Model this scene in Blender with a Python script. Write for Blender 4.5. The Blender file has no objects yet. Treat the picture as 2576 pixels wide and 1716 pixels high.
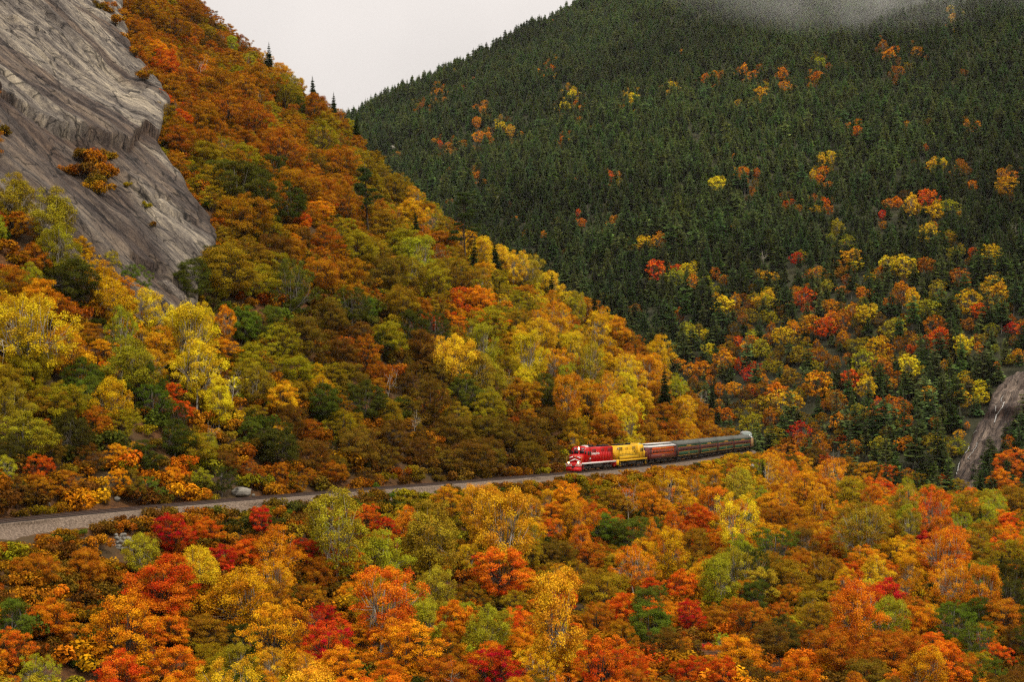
import bpy, math, random
import numpy as np
from mathutils import Vector, Matrix

random.seed(7)
RNG = np.random.default_rng(7)
SC = bpy.context.scene
COL = SC.collection

# ------------------------------------------------------------------ camera
F_PX, CX, CY = 3780.0, 1288.0, 858.0          # focal length and centre in photograph pixels
PITCH = math.atan((1033.0 - CY) / F_PX)
cam_data = bpy.data.cameras.new('camera')
cam_data.sensor_width = 36.0
cam_data.lens = F_PX / 2576.0 * 36.0
cam_data.clip_start = 0.5
cam_data.clip_end = 6000.0
cam = bpy.data.objects.new('camera', cam_data)
COL.objects.link(cam)
cam.location = (0, 0, 0)
cam.rotation_euler = (math.pi / 2 + PITCH, 0, 0)
SC.camera = cam

# ------------------------------------------------------------------ overcast sky
SUN_EL, SUN_AZ = math.radians(52), math.radians(140)   # azimuth clockwise from the view direction
world = bpy.data.worlds.new('World')
SC.world = world
world.use_nodes = True
wn, wl = world.node_tree.nodes, world.node_tree.links
wn.clear()
w_out = wn.new('ShaderNodeOutputWorld')
w_bg = wn.new('ShaderNodeBackground')
w_sky = wn.new('ShaderNodeTexSky')
w_sky.sky_type = 'NISHITA'
w_sky.sun_disc = False
w_sky.sun_elevation = SUN_EL
w_sky.sun_rotation = SUN_AZ
w_scale = wn.new('ShaderNodeMix'); w_scale.data_type = 'RGBA'; w_scale.blend_type = 'MULTIPLY'
w_scale.inputs[0].default_value = 1.0
w_scale.inputs[7].default_value = (0.1, 0.1, 0.1, 1)
wl.new(w_sky.outputs[0], w_scale.inputs[6])
w_tc = wn.new('ShaderNodeTexCoord')
w_sep = wn.new('ShaderNodeSeparateXYZ')
wl.new(w_tc.outputs['Generated'], w_sep.inputs[0])
w_cl = wn.new('ShaderNodeMath'); w_cl.operation = 'MAXIMUM'; w_cl.inputs[1].default_value = 0.0
wl.new(w_sep.outputs[2], w_cl.inputs[0])
w_ma = wn.new('ShaderNodeMath'); w_ma.operation = 'MULTIPLY_ADD'      # overcast sky: brighter towards the zenith
w_ma.inputs[1].default_value = 0.95; w_ma.inputs[2].default_value = 0.385
wl.new(w_cl.outputs[0], w_ma.inputs[0])
w_noise = wn.new('ShaderNodeTexNoise'); w_noise.inputs['Scale'].default_value = 4.5
w_noise.inputs['Detail'].default_value = 5
wl.new(w_tc.outputs['Generated'], w_noise.inputs['Vector'])
w_nm = wn.new('ShaderNodeMapRange')
w_nm.inputs[3].default_value = 0.80; w_nm.inputs[4].default_value = 1.20
wl.new(w_noise.outputs[0], w_nm.inputs[0])
w_mul = wn.new('ShaderNodeMath'); w_mul.operation = 'MULTIPLY'
wl.new(w_ma.outputs[0], w_mul.inputs[0]); wl.new(w_nm.outputs[0], w_mul.inputs[1])
w_cloud = wn.new('ShaderNodeMix'); w_cloud.data_type = 'RGBA'; w_cloud.blend_type = 'MULTIPLY'
w_cloud.inputs[0].default_value = 1.0
w_cloud.inputs[6].default_value = (1.0, 0.925, 0.865, 1)
wl.new(w_mul.outputs[0], w_cloud.inputs[7])
w_mix = wn.new('ShaderNodeMix'); w_mix.data_type = 'RGBA'
w_mix.inputs[0].default_value = 0.94
wl.new(w_scale.outputs[2], w_mix.inputs[6]); wl.new(w_cloud.outputs[2], w_mix.inputs[7])
wl.new(w_mix.outputs[2], w_bg.inputs[0])
w_bg.inputs[1].default_value = 1.0
wl.new(w_bg.outputs[0], w_out.inputs[0])

sun_data = bpy.data.lights.new('sun', 'SUN')
sun_data.energy = 1.5
sun_data.angle = math.radians(10)
sun_data.color = (1.0, 0.90, 0.74)
sun = bpy.data.objects.new('sun', sun_data)
COL.objects.link(sun)
_d = Vector((math.sin(SUN_AZ) * math.cos(SUN_EL), math.cos(SUN_AZ) * math.cos(SUN_EL), math.sin(SUN_EL)))
sun.rotation_euler = (-_d).to_track_quat('-Z', 'Y').to_euler()

SC.view_settings.view_transform = 'Standard'
SC.view_settings.look = 'None'
SC.view_settings.exposure = 0.52
SC.view_settings.gamma = 1.0
SC.cycles.max_bounces = 6
SC.cycles.diffuse_bounces = 1
SC.cycles.glossy_bounces = 2
SC.cycles.transmission_bounces = 4
SC.cycles.transparent_max_bounces = 8
SC.cycles.volume_bounces = 1
SC.cycles.use_denoising = False
SC.cycles.denoiser = 'OPENIMAGEDENOISE'
SC.cycles.denoising_input_passes = 'RGB_ALBEDO_NORMAL'
SC.cycles.denoising_prefilter = 'ACCURATE'
SC.cycles.use_adaptive_sampling = False
SC.cycles.pixel_filter_type = 'BLACKMAN_HARRIS'
SC.cycles.filter_width = 1.3

# ------------------------------------------------------------------ helpers
CP, SP = math.cos(PITCH), math.sin(PITCH)

def ray(px, py):
    """plan slopes of a photograph pixel: X/Y and Z/Y"""
    u, v = (np.asarray(px, float) - CX) / F_PX, (CY - np.asarray(py, float)) / F_PX
    dy = CP - v * SP
    return u / dy, (SP + v * CP) / dy

def project(x, y, z):
    x, y, z = np.asarray(x, float), np.asarray(y, float), np.asarray(z, float)
    d = np.maximum(y * CP + z * SP, 0.1)
    h = z * CP - y * SP
    return CX + F_PX * x / d, CY - F_PX * h / d

def smooth(a, b, x):
    t = np.clip((np.asarray(x, float) - a) / (b - a), 0, 1)
    return t * t * (3 - 2 * t)

def _hash(ix, iy, seed):
    n = (ix.astype(np.int64) * 374761393 + iy.astype(np.int64) * 668265263 + seed * 1442695041) & 0x7fffffff
    n = ((n ^ (n >> 13)) * 1274126177) & 0x7fffffff
    n = n ^ (n >> 16)
    return (n & 0xffff) / 65535.0

def vnoise(x, y, seed=0):
    x, y = np.asarray(x, float), np.asarray(y, float)
    ix, iy = np.floor(x), np.floor(y)
    fx, fy = x - ix, y - iy
    fx = fx * fx * (3 - 2 * fx); fy = fy * fy * (3 - 2 * fy)
    a = _hash(ix, iy, seed); b = _hash(ix + 1, iy, seed)
    c = _hash(ix, iy + 1, seed); d = _hash(ix + 1, iy + 1, seed)
    return (a + (b - a) * fx) * (1 - fy) + (c + (d - c) * fx) * fy

def fbm(x, y, seed=0, oct=4):
    s, a, t = 0.0, 0.5, 0.0
    for k in range(oct):
        s = s + a * (vnoise(x * 2 ** k, y * 2 ** k, seed + k * 17) - 0.5)
        a *= 0.55
    return s

def np_mesh(name, verts, quads=None, tris=None, mats=(), qmat=None, tmat=None, attrs=None, smooth_shade=False):
    verts = np.asarray(verts, np.float32).reshape(-1, 3)
    quads = np.zeros((0, 4), np.int32) if quads is None else np.asarray(quads, np.int32).reshape(-1, 4)
    tris = np.zeros((0, 3), np.int32) if tris is None else np.asarray(tris, np.int32).reshape(-1, 3)
    me = bpy.data.meshes.new(name)
    nq, nt = len(quads), len(tris)
    me.vertices.add(len(verts)); me.vertices.foreach_set('co', verts.ravel())
    me.loops.add(nq * 4 + nt * 3)
    me.loops.foreach_set('vertex_index', np.concatenate([quads.ravel(), tris.ravel()]).astype(np.int32))
    me.polygons.add(nq + nt)
    ls = np.concatenate([np.arange(nq) * 4, nq * 4 + np.arange(nt) * 3]).astype(np.int32)
    me.polygons.foreach_set('loop_start', ls)
    for m in mats: me.materials.append(m)
    if qmat is not None or tmat is not None:
        mi = np.concatenate([np.zeros(nq, np.int32) if qmat is None else np.asarray(qmat, np.int32),
                             np.zeros(nt, np.int32) if tmat is None else np.asarray(tmat, np.int32)])
        me.polygons.foreach_set('material_index', mi.astype(np.int32))
    if smooth_shade: me.polygons.foreach_set('use_smooth', np.ones(nq + nt, bool))
    me.update(calc_edges=True)
    for k, v in (attrs or {}).items():
        at = me.attributes.new(k, 'FLOAT', 'FACE')
        at.data.foreach_set('value', np.asarray(v, np.float32))
    return me

def link(name, data, parent=None, loc=None, mat=None):
    o = bpy.data.objects.new(name, data)
    COL.objects.link(o)
    if parent is not None: o.parent = parent
    if loc is not None: o.location = loc
    if mat is not None and data is not None and hasattr(data, 'materials') and not len(data.materials): data.materials.append(mat)
    return o

def tag(o, label=None, cat=None, group=None, kind=None):
    if label: o['label'] = label
    if cat: o['category'] = cat
    if group: o['group'] = group
    if kind: o['kind'] = kind
    return o

class MB:
    """collects boxes, prisms and tubes, then links them as one mesh"""
    def __init__(self): self.v, self.q, self.t, self.n = [], [], [], 0
    def add(self, v, q=(), t=()):
        v = np.asarray(v, float).reshape(-1, 3)
        self.v.append(v)
        if len(q): self.q.append(np.asarray(q, int).reshape(-1, 4) + self.n)
        if len(t): self.t.append(np.asarray(t, int).reshape(-1, 3) + self.n)
        self.n += len(v); return self
    def box(self, x0, x1, y0, y1, z0, z1, taper=None):
        v = [(x0, y0, z0), (x1, y0, z0), (x1, y1, z0), (x0, y1, z0), (x0, y0, z1), (x1, y0, z1), (x1, y1, z1), (x0, y1, z1)]
        return self.add(v, [(0, 3, 2, 1), (4, 5, 6, 7), (0, 1, 5, 4), (1, 2, 6, 5), (2, 3, 7, 6), (3, 0, 4, 7)])
    def prism_x(self, prof, x0, x1):
        """closed profile of (y, z), counter-clockwise seen from +x, swept along x"""
        n = len(prof)
        v = [(x0, y, z) for y, z in prof] + [(x1, y, z) for y, z in prof]
        q = [(i, (i + 1) % n, n + (i + 1) % n, n + i) for i in range(n)]
        t = [(0, i + 1, i) for i in range(1, n - 1)] + [(n, n + i, n + i + 1) for i in range(1, n - 1)]
        return self.add(v, q, t)
    def prism_y(self, prof, y0, y1):
        """closed profile of (x, z) swept along y"""
        n = len(prof)
        v = [(x, y0, z) for x, z in prof] + [(x, y1, z) for x, z in prof]
        q = [(i, (i + 1) % n, n + (i + 1) % n, n + i) for i in range(n)]
        t = [(0, i + 1, i) for i in range(1, n - 1)] + [(n, n + i, n + i + 1) for i in range(1, n - 1)]
        return self.add(v, q, t)
    def tube(self, pts, rad, sides=6):
        pts = np.asarray(pts, float); m = len(pts)
        rad = np.full(m, rad) if np.isscalar(rad) else np.asarray(rad, float)
        v = []
        for i in range(m):
            d = pts[min(i + 1, m - 1)] - pts[max(i - 1, 0)]
            d /= (np.linalg.norm(d) + 1e-9)
            a = np.cross(d, (0, 0, 1.0) if abs(d[2]) < 0.9 else (1.0, 0, 0)); a /= np.linalg.norm(a)
            b = np.cross(d, a)
            for k in range(sides):
                th = 2 * math.pi * k / sides
                v.append(pts[i] + rad[i] * (math.cos(th) * a + math.sin(th) * b))
        q = [(i * sides + k, i * sides + (k + 1) % sides, (i + 1) * sides + (k + 1) % sides, (i + 1) * sides + k)
             for i in range(m - 1) for k in range(sides)]
        t = [(0, k + 1, k) for k in range(1, sides - 1)] + [((m - 1) * sides, (m - 1) * sides + k, (m - 1) * sides + k + 1) for k in range(1, sides - 1)]
        return self.add(v, q, t)
    def cyl(self, c0, c1, r, sides=14): return self.tube([c0, c1], r, sides)
    def mesh(self, name, mat=None, smooth_shade=False):
        v = np.concatenate(self.v) if self.v else np.zeros((0, 3))
        return np_mesh(name, v, np.concatenate(self.q) if self.q else None, np.concatenate(self.t) if self.t else None,
                       [mat] if mat else [], smooth_shade=smooth_shade)
    def build(self, name, mat, parent=None, smooth_shade=False):
        return link(name, self.mesh(name, mat, smooth_shade), parent)

# ------------------------------------------------------------------ materials
def new_mat(name):
    m = bpy.data.materials.new(name); m.use_nodes = True
    n, l = m.node_tree.nodes, m.node_tree.links
    n.clear()
    out = n.new('ShaderNodeOutputMaterial')
    return m, n, l, out

def paint(name, col, rough=0.45, metal=0.0, vary=0.12, scale=3.0, emit=None, strength=0.0):
    m, n, l, out = new_mat(name)
    b = n.new('ShaderNodeBsdfPrincipled')
    b.inputs['Roughness'].default_value = rough; b.inputs['Metallic'].default_value = metal
    b.inputs['Specular IOR Level'].default_value = 0.28
    tc = n.new('ShaderNodeTexCoord'); ns = n.new('ShaderNodeTexNoise')
    ns.inputs['Scale'].default_value = scale; ns.inputs['Detail'].default_value = 6
    l.new(tc.outputs['Object'], ns.inputs['Vector'])
    mr = n.new('ShaderNodeMapRange'); mr.inputs[3].default_value = 1 - vary * 2; mr.inputs[4].default_value = 1 + vary * 2
    l.new(ns.outputs[0], mr.inputs[0])
    mx = n.new('ShaderNodeMix'); mx.data_type = 'RGBA'; mx.blend_type = 'MULTIPLY'; mx.inputs[0].default_value = 1
    mx.inputs[6].default_value = (*col, 1); l.new(mr.outputs[0], mx.inputs[7])
    l.new(mx.outputs[2], b.inputs['Base Color'])
    if emit:
        b.inputs['Emission Color'].default_value = (*emit, 1); b.inputs['Emission Strength'].default_value = strength
    l.new(b.outputs[0], out.inputs[0])
    return m

def leaf_mat(name, instanced=False, transl=0.17, hue=0.032, val=1.0, gloss=0.0):
    m, n, l, out = new_mat(name)
    if instanced:
        src = n.new('ShaderNodeAttribute'); src.attribute_type = 'INSTANCER'; src.attribute_name = 'col'; c_out = src.outputs['Color']
    else:
        src = n.new('ShaderNodeObjectInfo'); c_out = src.outputs['Color']
    at = n.new('ShaderNodeAttribute'); at.attribute_name = 'tint'
    at2 = n.new('ShaderNodeAttribute'); at2.attribute_name = 'clump'
    hs = n.new('ShaderNodeHueSaturation')
    r1 = n.new('ShaderNodeMapRange'); r1.inputs[3].default_value = 0.5 - hue * 0.35; r1.inputs[4].default_value = 0.5 + hue * 0.75
    l.new(at2.outputs['Fac'], r1.inputs[0]); l.new(r1.outputs[0], hs.inputs['Hue'])
    r2 = n.new('ShaderNodeMapRange'); r2.inputs[3].default_value = 1 - val / 2; r2.inputs[4].default_value = 1 + val / 2
    l.new(at.outputs['Fac'], r2.inputs[0]); l.new(r2.outputs[0], hs.inputs['Value'])
    l.new(c_out, hs.inputs['Color'])
    d = n.new('ShaderNodeBsdfDiffuse'); t = n.new('ShaderNodeBsdfTranslucent')
    l.new(hs.outputs[0], d.inputs['Color']); l.new(hs.outputs[0], t.inputs['Color'])
    mx = n.new('ShaderNodeMixShader'); mx.inputs[0].default_value = transl
    l.new(d.outputs[0], mx.inputs[1]); l.new(t.outputs[0], mx.inputs[2])
    l.new(mx.outputs[0], out.inputs[0])
    return m

def ramp_mat(name, stops, scale=1.0, stretch=(1, 1, 1), rot=(0, 0, 0), detail=8, rough=0.95, bump=0.0, bump_scale=4.0, coord='Object', bump_dist=0.3, mix2=None):
    m, n, l, out = new_mat(name)
    b = n.new('ShaderNodeBsdfPrincipled'); b.inputs['Roughness'].default_value = rough
    b.inputs['Specular IOR Level'].default_value = 0.15
    tc = n.new('ShaderNodeTexCoord'); mp = n.new('ShaderNodeMapping')
    mp.inputs['Scale'].default_value = stretch; mp.inputs['Rotation'].default_value = rot
    l.new(tc.outputs[coord], mp.inputs['Vector'])
    ns = n.new('ShaderNodeTexNoise'); ns.inputs['Scale'].default_value = scale; ns.inputs['Detail'].default_value = detail
    ns.inputs['Roughness'].default_value = 0.65
    l.new(mp.outputs[0], ns.inputs['Vector'])
    cr = n.new('ShaderNodeValToRGB')
    els = cr.color_ramp.elements
    while len(els) > 1: els.remove(els[-1])
    els[0].position = stops[0][0]; els[0].color = (*stops[0][1], 1)
    for p, c in stops[1:]:
        e = els.new(p); e.color = (*c, 1)
    l.new(ns.outputs[0], cr.inputs[0])
    col = cr.outputs[0]
    if mix2:
        n2 = n.new('ShaderNodeTexNoise'); n2.inputs['Scale'].default_value = mix2[0]; n2.inputs['Detail'].default_value = 5
        l.new(tc.outputs[coord], n2.inputs['Vector'])
        mr = n.new('ShaderNodeMapRange'); mr.inputs[1].default_value = 0.45; mr.inputs[2].default_value = 0.6
        l.new(n2.outputs[0], mr.inputs[0])
        mx = n.new('ShaderNodeMix'); mx.data_type = 'RGBA'
        l.new(mr.outputs[0], mx.inputs[0]); l.new(col, mx.inputs[6]); mx.inputs[7].default_value = (*mix2[1], 1)
        col = mx.outputs[2]
    l.new(col, b.inputs['Base Color'])
    if bump:
        n3 = n.new('ShaderNodeTexNoise'); n3.inputs['Scale'].default_value = bump_scale; n3.inputs['Detail'].default_value = 8
        l.new(mp.outputs[0], n3.inputs['Vector'])
        bp = n.new('ShaderNodeBump'); bp.inputs['Strength'].default_value = bump; bp.inputs['Distance'].default_value = bump_dist
        l.new(n3.outputs[0], bp.inputs['Height']); l.new(bp.outputs[0], b.inputs['Normal'])
    l.new(b.outputs[0], out.inputs[0])
    return m

M = {}
M['leaf'] = leaf_mat('leaf'); M['leaf_inst'] = leaf_mat('leaf_inst', True)
M['needle'] = leaf_mat('needle', False, 0.35, 0.015, 0.9); M['needle_inst'] = leaf_mat('needle_inst', True, 0.35, 0.015, 0.9)
M['bark'] = ramp_mat('bark', [(0.3, (0.03, 0.022, 0.016)), (0.7, (0.10, 0.075, 0.055))], 3.0, (1, 1, 0.2), bump=0.4)
M['bark_grey'] = ramp_mat('bark_grey', [(0.3, (0.09, 0.08, 0.07)), (0.7, (0.26, 0.23, 0.20))], 3.0, (1, 1, 0.25), bump=0.4)
M['bark_white'] = ramp_mat('bark_white', [(0.32, (0.12, 0.10, 0.08)), (0.45, (0.36, 0.32, 0.26)), (0.8, (0.55, 0.50, 0.42))], 2.5, (1, 1, 2.5), bump=0.2)
M['litter'] = ramp_mat('litter', [(0.25, (0.025, 0.014, 0.008)), (0.45, (0.09, 0.042, 0.018)), (0.6, (0.17, 0.075, 0.025)), (0.8, (0.26, 0.15, 0.06))], 1.6, detail=6, bump=0.8, bump_scale=3.0, mix2=(0.08, (0.07, 0.045, 0.02)))
M['forest_floor'] = ramp_mat('forest_floor', [(0.3, (0.02, 0.022, 0.012)), (0.6, (0.045, 0.045, 0.022)), (0.8, (0.08, 0.06, 0.03))], 0.12, detail=5)
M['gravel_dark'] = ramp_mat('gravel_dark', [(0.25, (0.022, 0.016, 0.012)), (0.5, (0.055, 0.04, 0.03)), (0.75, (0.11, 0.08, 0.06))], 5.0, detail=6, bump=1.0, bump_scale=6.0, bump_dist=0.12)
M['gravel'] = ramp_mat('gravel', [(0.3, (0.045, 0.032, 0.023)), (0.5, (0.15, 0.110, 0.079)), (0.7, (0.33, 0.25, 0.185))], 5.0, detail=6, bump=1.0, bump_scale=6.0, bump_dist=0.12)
# ------------------------------------------------------------------ lie of the land
RAIL_Z = -11.0
_pts = np.array([(150.6, -51.3), (173.2, -43.0), (193.8, -31.5), (213.2, -21.4), (231.6, -10.0), (252, 2.2), (270, 11.8), (287, 18.6), (303.6, 25.1),
                 (323.4, 32.9), (345.2, 41.2), (367.5, 49.4), (390, 56.9), (412.5, 63.6)])
_pf = np.polyfit(_pts[:, 0] - 270, _pts[:, 1], 4)
_yy = np.arange(150, 409, 1.0)
_xx = np.polyval(_pf, _yy - 270)
_d0 = np.polyval(np.polyder(_pf), 150 - 270.0)
_ya = np.arange(-60, 150, 1.0)
_xa = _xx[0] + _d0 * (_ya - 150)
_hd = math.atan(np.polyval(np.polyder(_pf), 408 - 270.0))
ARM1 = np.stack([np.concatenate([_xa, _xx]), np.concatenate([_ya, _yy])], 1)
_arc, _p, _h = [], ARM1[-1].copy(), _hd
for _k in range(150):
    if _k < 42: _h -= 1.0 / 62.0
    _p = _p + np.array([math.sin(_h), math.cos(_h)])
    _arc.append(_p.copy())
ARM2 = np.array(_arc)
TRACK = np.concatenate([ARM1, ARM2])
TRACK_S = np.concatenate([[0], np.cumsum(np.linalg.norm(np.diff(TRACK, axis=0), axis=1))])
_dir1 = np.array([math.sin(_hd), math.cos(_hd)])
ARM1X = np.concatenate([ARM1, ARM1[-1] + np.arange(1, 260)[:, None] * _dir1])   # the first arm run straight on

def track_at(s):
    return np.array([np.interp(s, TRACK_S, TRACK[:, 0]), np.interp(s, TRACK_S, TRACK[:, 1])])

def _nearest(P, X, Y):
    X, Y = np.ravel(X), np.ravel(Y)
    d = np.empty(len(X)); ix = np.empty(len(X), int)
    for a in range(0, len(X), 20000):
        q = (X[a:a + 20000, None] - P[None, ::2, 0]) ** 2 + (Y[a:a + 20000, None] - P[None, ::2, 1]) ** 2
        i = q.argmin(1) * 2
        ix[a:a + 20000] = i
    i0 = np.clip(ix, 1, len(P) - 2)
    t = P[i0 + 1] - P[i0 - 1]; t /= np.linalg.norm(t, axis=1)[:, None]
    rel = np.stack([X, Y], 1) - P[i0]
    side = -(rel[:, 0] * t[:, 1] - rel[:, 1] * t[:, 0])         # positive on the uphill (left) side
    along = rel[:, 0] * t[:, 0] + rel[:, 1] * t[:, 1]
    d = np.sqrt(np.minimum(along ** 2, np.where((i0 <= 1) | (i0 >= len(P) - 3), along ** 2, 1.0)) * 0 + side ** 2 + np.where((ix == 0) | (ix >= len(P) - 2), along ** 2, 0))
    return np.where(side >= 0, d, -d), i0

# outlines of the ridges against what lies behind them, in photograph pixels, crowns left out
SPUR_SIL = np.array([(-400, -900), (0, -420), (430, 0), (560, 95), (650, 172), (790, 275), (890, 365), (960, 450), (1100, 560), (1200, 640), (1330, 722),
                     (1500, 820), (1640, 900), (1740, 985), (1790, 1075), (1812, 1130), (1840, 1220)], float)
MT_SIL = np.array([(-600, 800), (600, 400), (890, 278), (1100, 190), (1300, 92), (1460, 18), (1700, -90), (2000, -220), (2600, -420), (3200, -560)], float)

def hill_face(X, Y, s):
    return RAIL_Z - 0.7 + 0.74 * np.maximum(s - 5.0, 0) - 0.10 * np.maximum(12 - s, 0) * 0 \
        + smooth(8, 40, s) * (7.0 * fbm(X / 46, Y / 46, 3) + 3.0 * fbm(X / 13, Y / 13, 9))

_su = np.linspace(-0.50, 0.16, 180)
def _ridge_table():
    spx = _su * F_PX + CX
    _, sv = ray(spx, np.interp(spx, SPUR_SIL[:, 0], SPUR_SIL[:, 1]))
    Ys = np.arange(100, 760, 2.5)
    G = np.broadcast_to(Ys, (len(_su), len(Ys)))
    XX = _su[:, None] * G
    s, _ = _nearest(ARM1X, XX, G)
    z = RAIL_Z - 0.7 + 0.74 * np.maximum(s.reshape(G.shape) - 5.0, 0)
    hit = (z / G) >= sv[:, None]
    first = np.where(hit.any(1), hit.argmax(1), len(Ys) - 1)
    yr = Ys[first]
    return np.convolve(np.pad(yr, 4, mode='edge'), np.ones(9) / 9, mode='valid')
RIDGE_Y = _ridge_table()

def valley_z(X, Y, s):
    d = -s
    z = RAIL_Z - 1.55 - 0.62 * np.clip(d - 4.6, 0, 20) - 0.055 * np.maximum(d - 24.6, 0)
    z = z + smooth(8, 40, d) * (5.0 * fbm(X / 55, Y / 55, 21) + 2.0 * fbm(X / 17, Y / 17, 22))
    z = z - 0.35 * np.maximum(Y - 430, 0) * smooth(20, 60, d)                  # ravine beyond the near woods
    knoll = -1.8 - 0.42 * np.hypot(X * 0.7, Y) - 2.0 * smooth(2, 30, np.hypot(X, Y))   # where the camera stands
    return np.maximum(np.maximum(z, -70), knoll)

def near_z(X, Y):
    shp = np.shape(X); X = np.ravel(np.asarray(X, float)); Y = np.ravel(np.asarray(Y, float))
    s1, _ = _nearest(ARM1X, X, Y)
    s2, i2 = _nearest(TRACK, X, Y)
    on2 = i2 > len(ARM1) - 3
    face = hill_face(X, Y, s1)
    u = X / np.maximum(Y, 1)
    yr = np.interp(u, _su, RIDGE_Y)
    beyond = np.maximum(Y - yr, 0)
    xr = u * yr
    sr, _ = _nearest(ARM1X, xr, yr)
    top = hill_face(xr, yr, sr)
    face = np.where(beyond > 0, top - 0.9 * beyond - 0.004 * beyond ** 2, face)
    cut = RAIL_Z - 0.7 + 1.9 * np.maximum(np.abs(s2) - 4.5, 0)
    hill = np.where(on2, np.minimum(face, cut), face)
    hill = np.maximum(hill, RAIL_Z - 0.7 - 30 * smooth(20, 60, np.where(on2, s2, -1)))
    s = np.where(on2, s2, s1)
    z = np.where(s >= 2.2, np.maximum(hill, -60), 0)
    val = valley_z(X, Y, np.minimum(s, 0))
    mid = RAIL_Z - 1.3
    z = np.where(s >= 2.2, z, np.where(s <= -4.2, val, mid))
    return z.reshape(shp)

def far_z(X, Y):
    X = np.asarray(X, float); Y = np.asarray(Y, float)
    def plane(x, y):
        und = 46 * fbm(x / 330, y / 330, 41, 3) + 16 * fbm(x / 90, y / 90, 43, 3)
        return -20 + 0.275 * (x - 100) + 0.423 * (y - 560), und
    z, und = plane(X, Y)
    z = z + und * smooth(560, 760, Y)
    u = X / np.maximum(Y, 1)
    px = u * F_PX + CX
    _, v = ray(px, np.interp(px, MT_SIL[:, 0], MT_SIL[:, 1]))
    den = 0.275 * u + 0.423 - v
    yr = np.where(den > 0.02, 284.4 / np.maximum(den, 0.02), 9000)
    b = np.maximum(Y - yr, 0)
    lim = v * yr - 0.6 * b                                  # falls away behind the crest
    lim = np.where(yr > 3000, 1e5, lim)
    z = np.minimum(z, np.where(b > -40, lim, 1e5)) if False else np.where(Y > yr - 160, np.minimum(z, np.where(b > 0, lim, v * Y)), z)
    return np.maximum(z, -72)

def ground(X, Y):
    X = np.asarray(X, float); Y = np.asarray(Y, float)
    return np.maximum(near_z(X, Y), np.where(Y > 440, far_z(X, Y), -99))

def sheet(name, x0, x1, y0, y1, step, fn, mat):
    xs = np.arange(x0, x1 + step, step); ys = np.arange(y0, y1 + step, step)
    GX, GY = np.meshgrid(xs, ys)
    Z = fn(GX, GY)
    v = np.stack([GX, GY, Z], -1).reshape(-1, 3)
    nx, ny = len(xs), len(ys)
    i = (np.arange(ny - 1)[:, None] * nx + np.arange(nx - 1)[None]).ravel()
    q = np.stack([i, i + 1, i + nx + 1, i + nx], 1)
    o = link(name, np_mesh(name, v, q, mats=[mat], smooth_shade=True))
    tag(o, kind='structure'); return o, Z

NX0, NX1, NY0, NY1, NST = -300, 300, -60, 640, 2.5
HAZE_DENSITY = 0.00002
near_obj, NEAR_Z = sheet('hillside_terrain', NX0, NX1, NY0, NY1, NST, near_z, M['litter'])
FX0, FX1, FY0, FY1, FST = -420, 900, 440, 1980, 10.0
far_obj, FAR_Z = sheet('mountain_terrain', FX0, FX1, FY0, FY1, FST, far_z, M['forest_floor'])

def _bil(G, x0, y0, st, X, Y):
    fx = np.clip((X - x0) / st, 0, G.shape[1] - 1.001); fy = np.clip((Y - y0) / st, 0, G.shape[0] - 1.001)
    ix = fx.astype(int); iy = fy.astype(int); fx = fx - ix; fy = fy - iy
    return (G[iy, ix] * (1 - fx) + G[iy, ix + 1] * fx) * (1 - fy) + (G[iy + 1, ix] * (1 - fx) + G[iy + 1, ix + 1] * fx) * fy

def H(X, Y):
    """ground height read off the two sheets"""
    X = np.asarray(X, float); Y = np.asarray(Y, float)
    n = np.where((X > NX0) & (X < NX1) & (Y > NY0) & (Y < NY1), _bil(NEAR_Z, NX0, NY0, NST, X, Y), -99)
    f = np.where((Y > FY0) & (X > FX0) & (X < FX1), _bil(FAR_Z, FX0, FY0, FST, X, Y), -99)
    return np.maximum(n, f)

_YS = np.concatenate([np.arange(60, 620, 1.5), np.arange(620, 2000, 5.0)])
def hit(px, py, lift=0.0, ymin=60):
    """first point on the land (raised by lift) under a photograph pixel"""
    u, v = ray(px, py)
    ys = _YS[_YS >= ymin]
    below = (v * ys) <= H(u * ys, ys) + lift
    if not below.any(): return None
    y = ys[below.argmax()]
    return np.array([u * y, y, float(H(u * y, y))])

def visible(x, y, z, slack=3.0):
    """is the point clear of the land (with slack metres of canopy) along the sight line"""
    t = np.linspace(0.12, 0.985, 90)
    X = np.multiply.outer(x, t); Y = np.multiply.outer(y, t); Z = np.multiply.outer(z, t)
    return ~((H(X, Y) + slack * (Y > 80)) > Z).any(-1)

def side_of_track(X, Y):
    s, i = _nearest(TRACK, X, Y)
    return s.reshape(np.shape(X))
# ------------------------------------------------------------------ tree prototypes
def unit(v): return v / (np.linalg.norm(v, axis=-1, keepdims=True) + 1e-9)

def leaf_cards(c, nrm, L, W, rng):
    """diamond leaf sprays: centres, normals, half length and half width"""
    n = len(c)
    nrm = unit(nrm)
    t = unit(np.cross(nrm, rng.normal(size=(n, 3))))
    b = np.cross(nrm, t)
    L = np.broadcast_to(L, n)[:, None]; W = np.broadcast_to(W, n)[:, None]
    fold = nrm * L * 0.25
    v = np.stack([c - t * L, c + b * W + fold, c + t * L, c - b * W + fold], 1).reshape(-1, 3)
    q = np.arange(n * 4).reshape(-1, 4)
    return v, q

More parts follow.
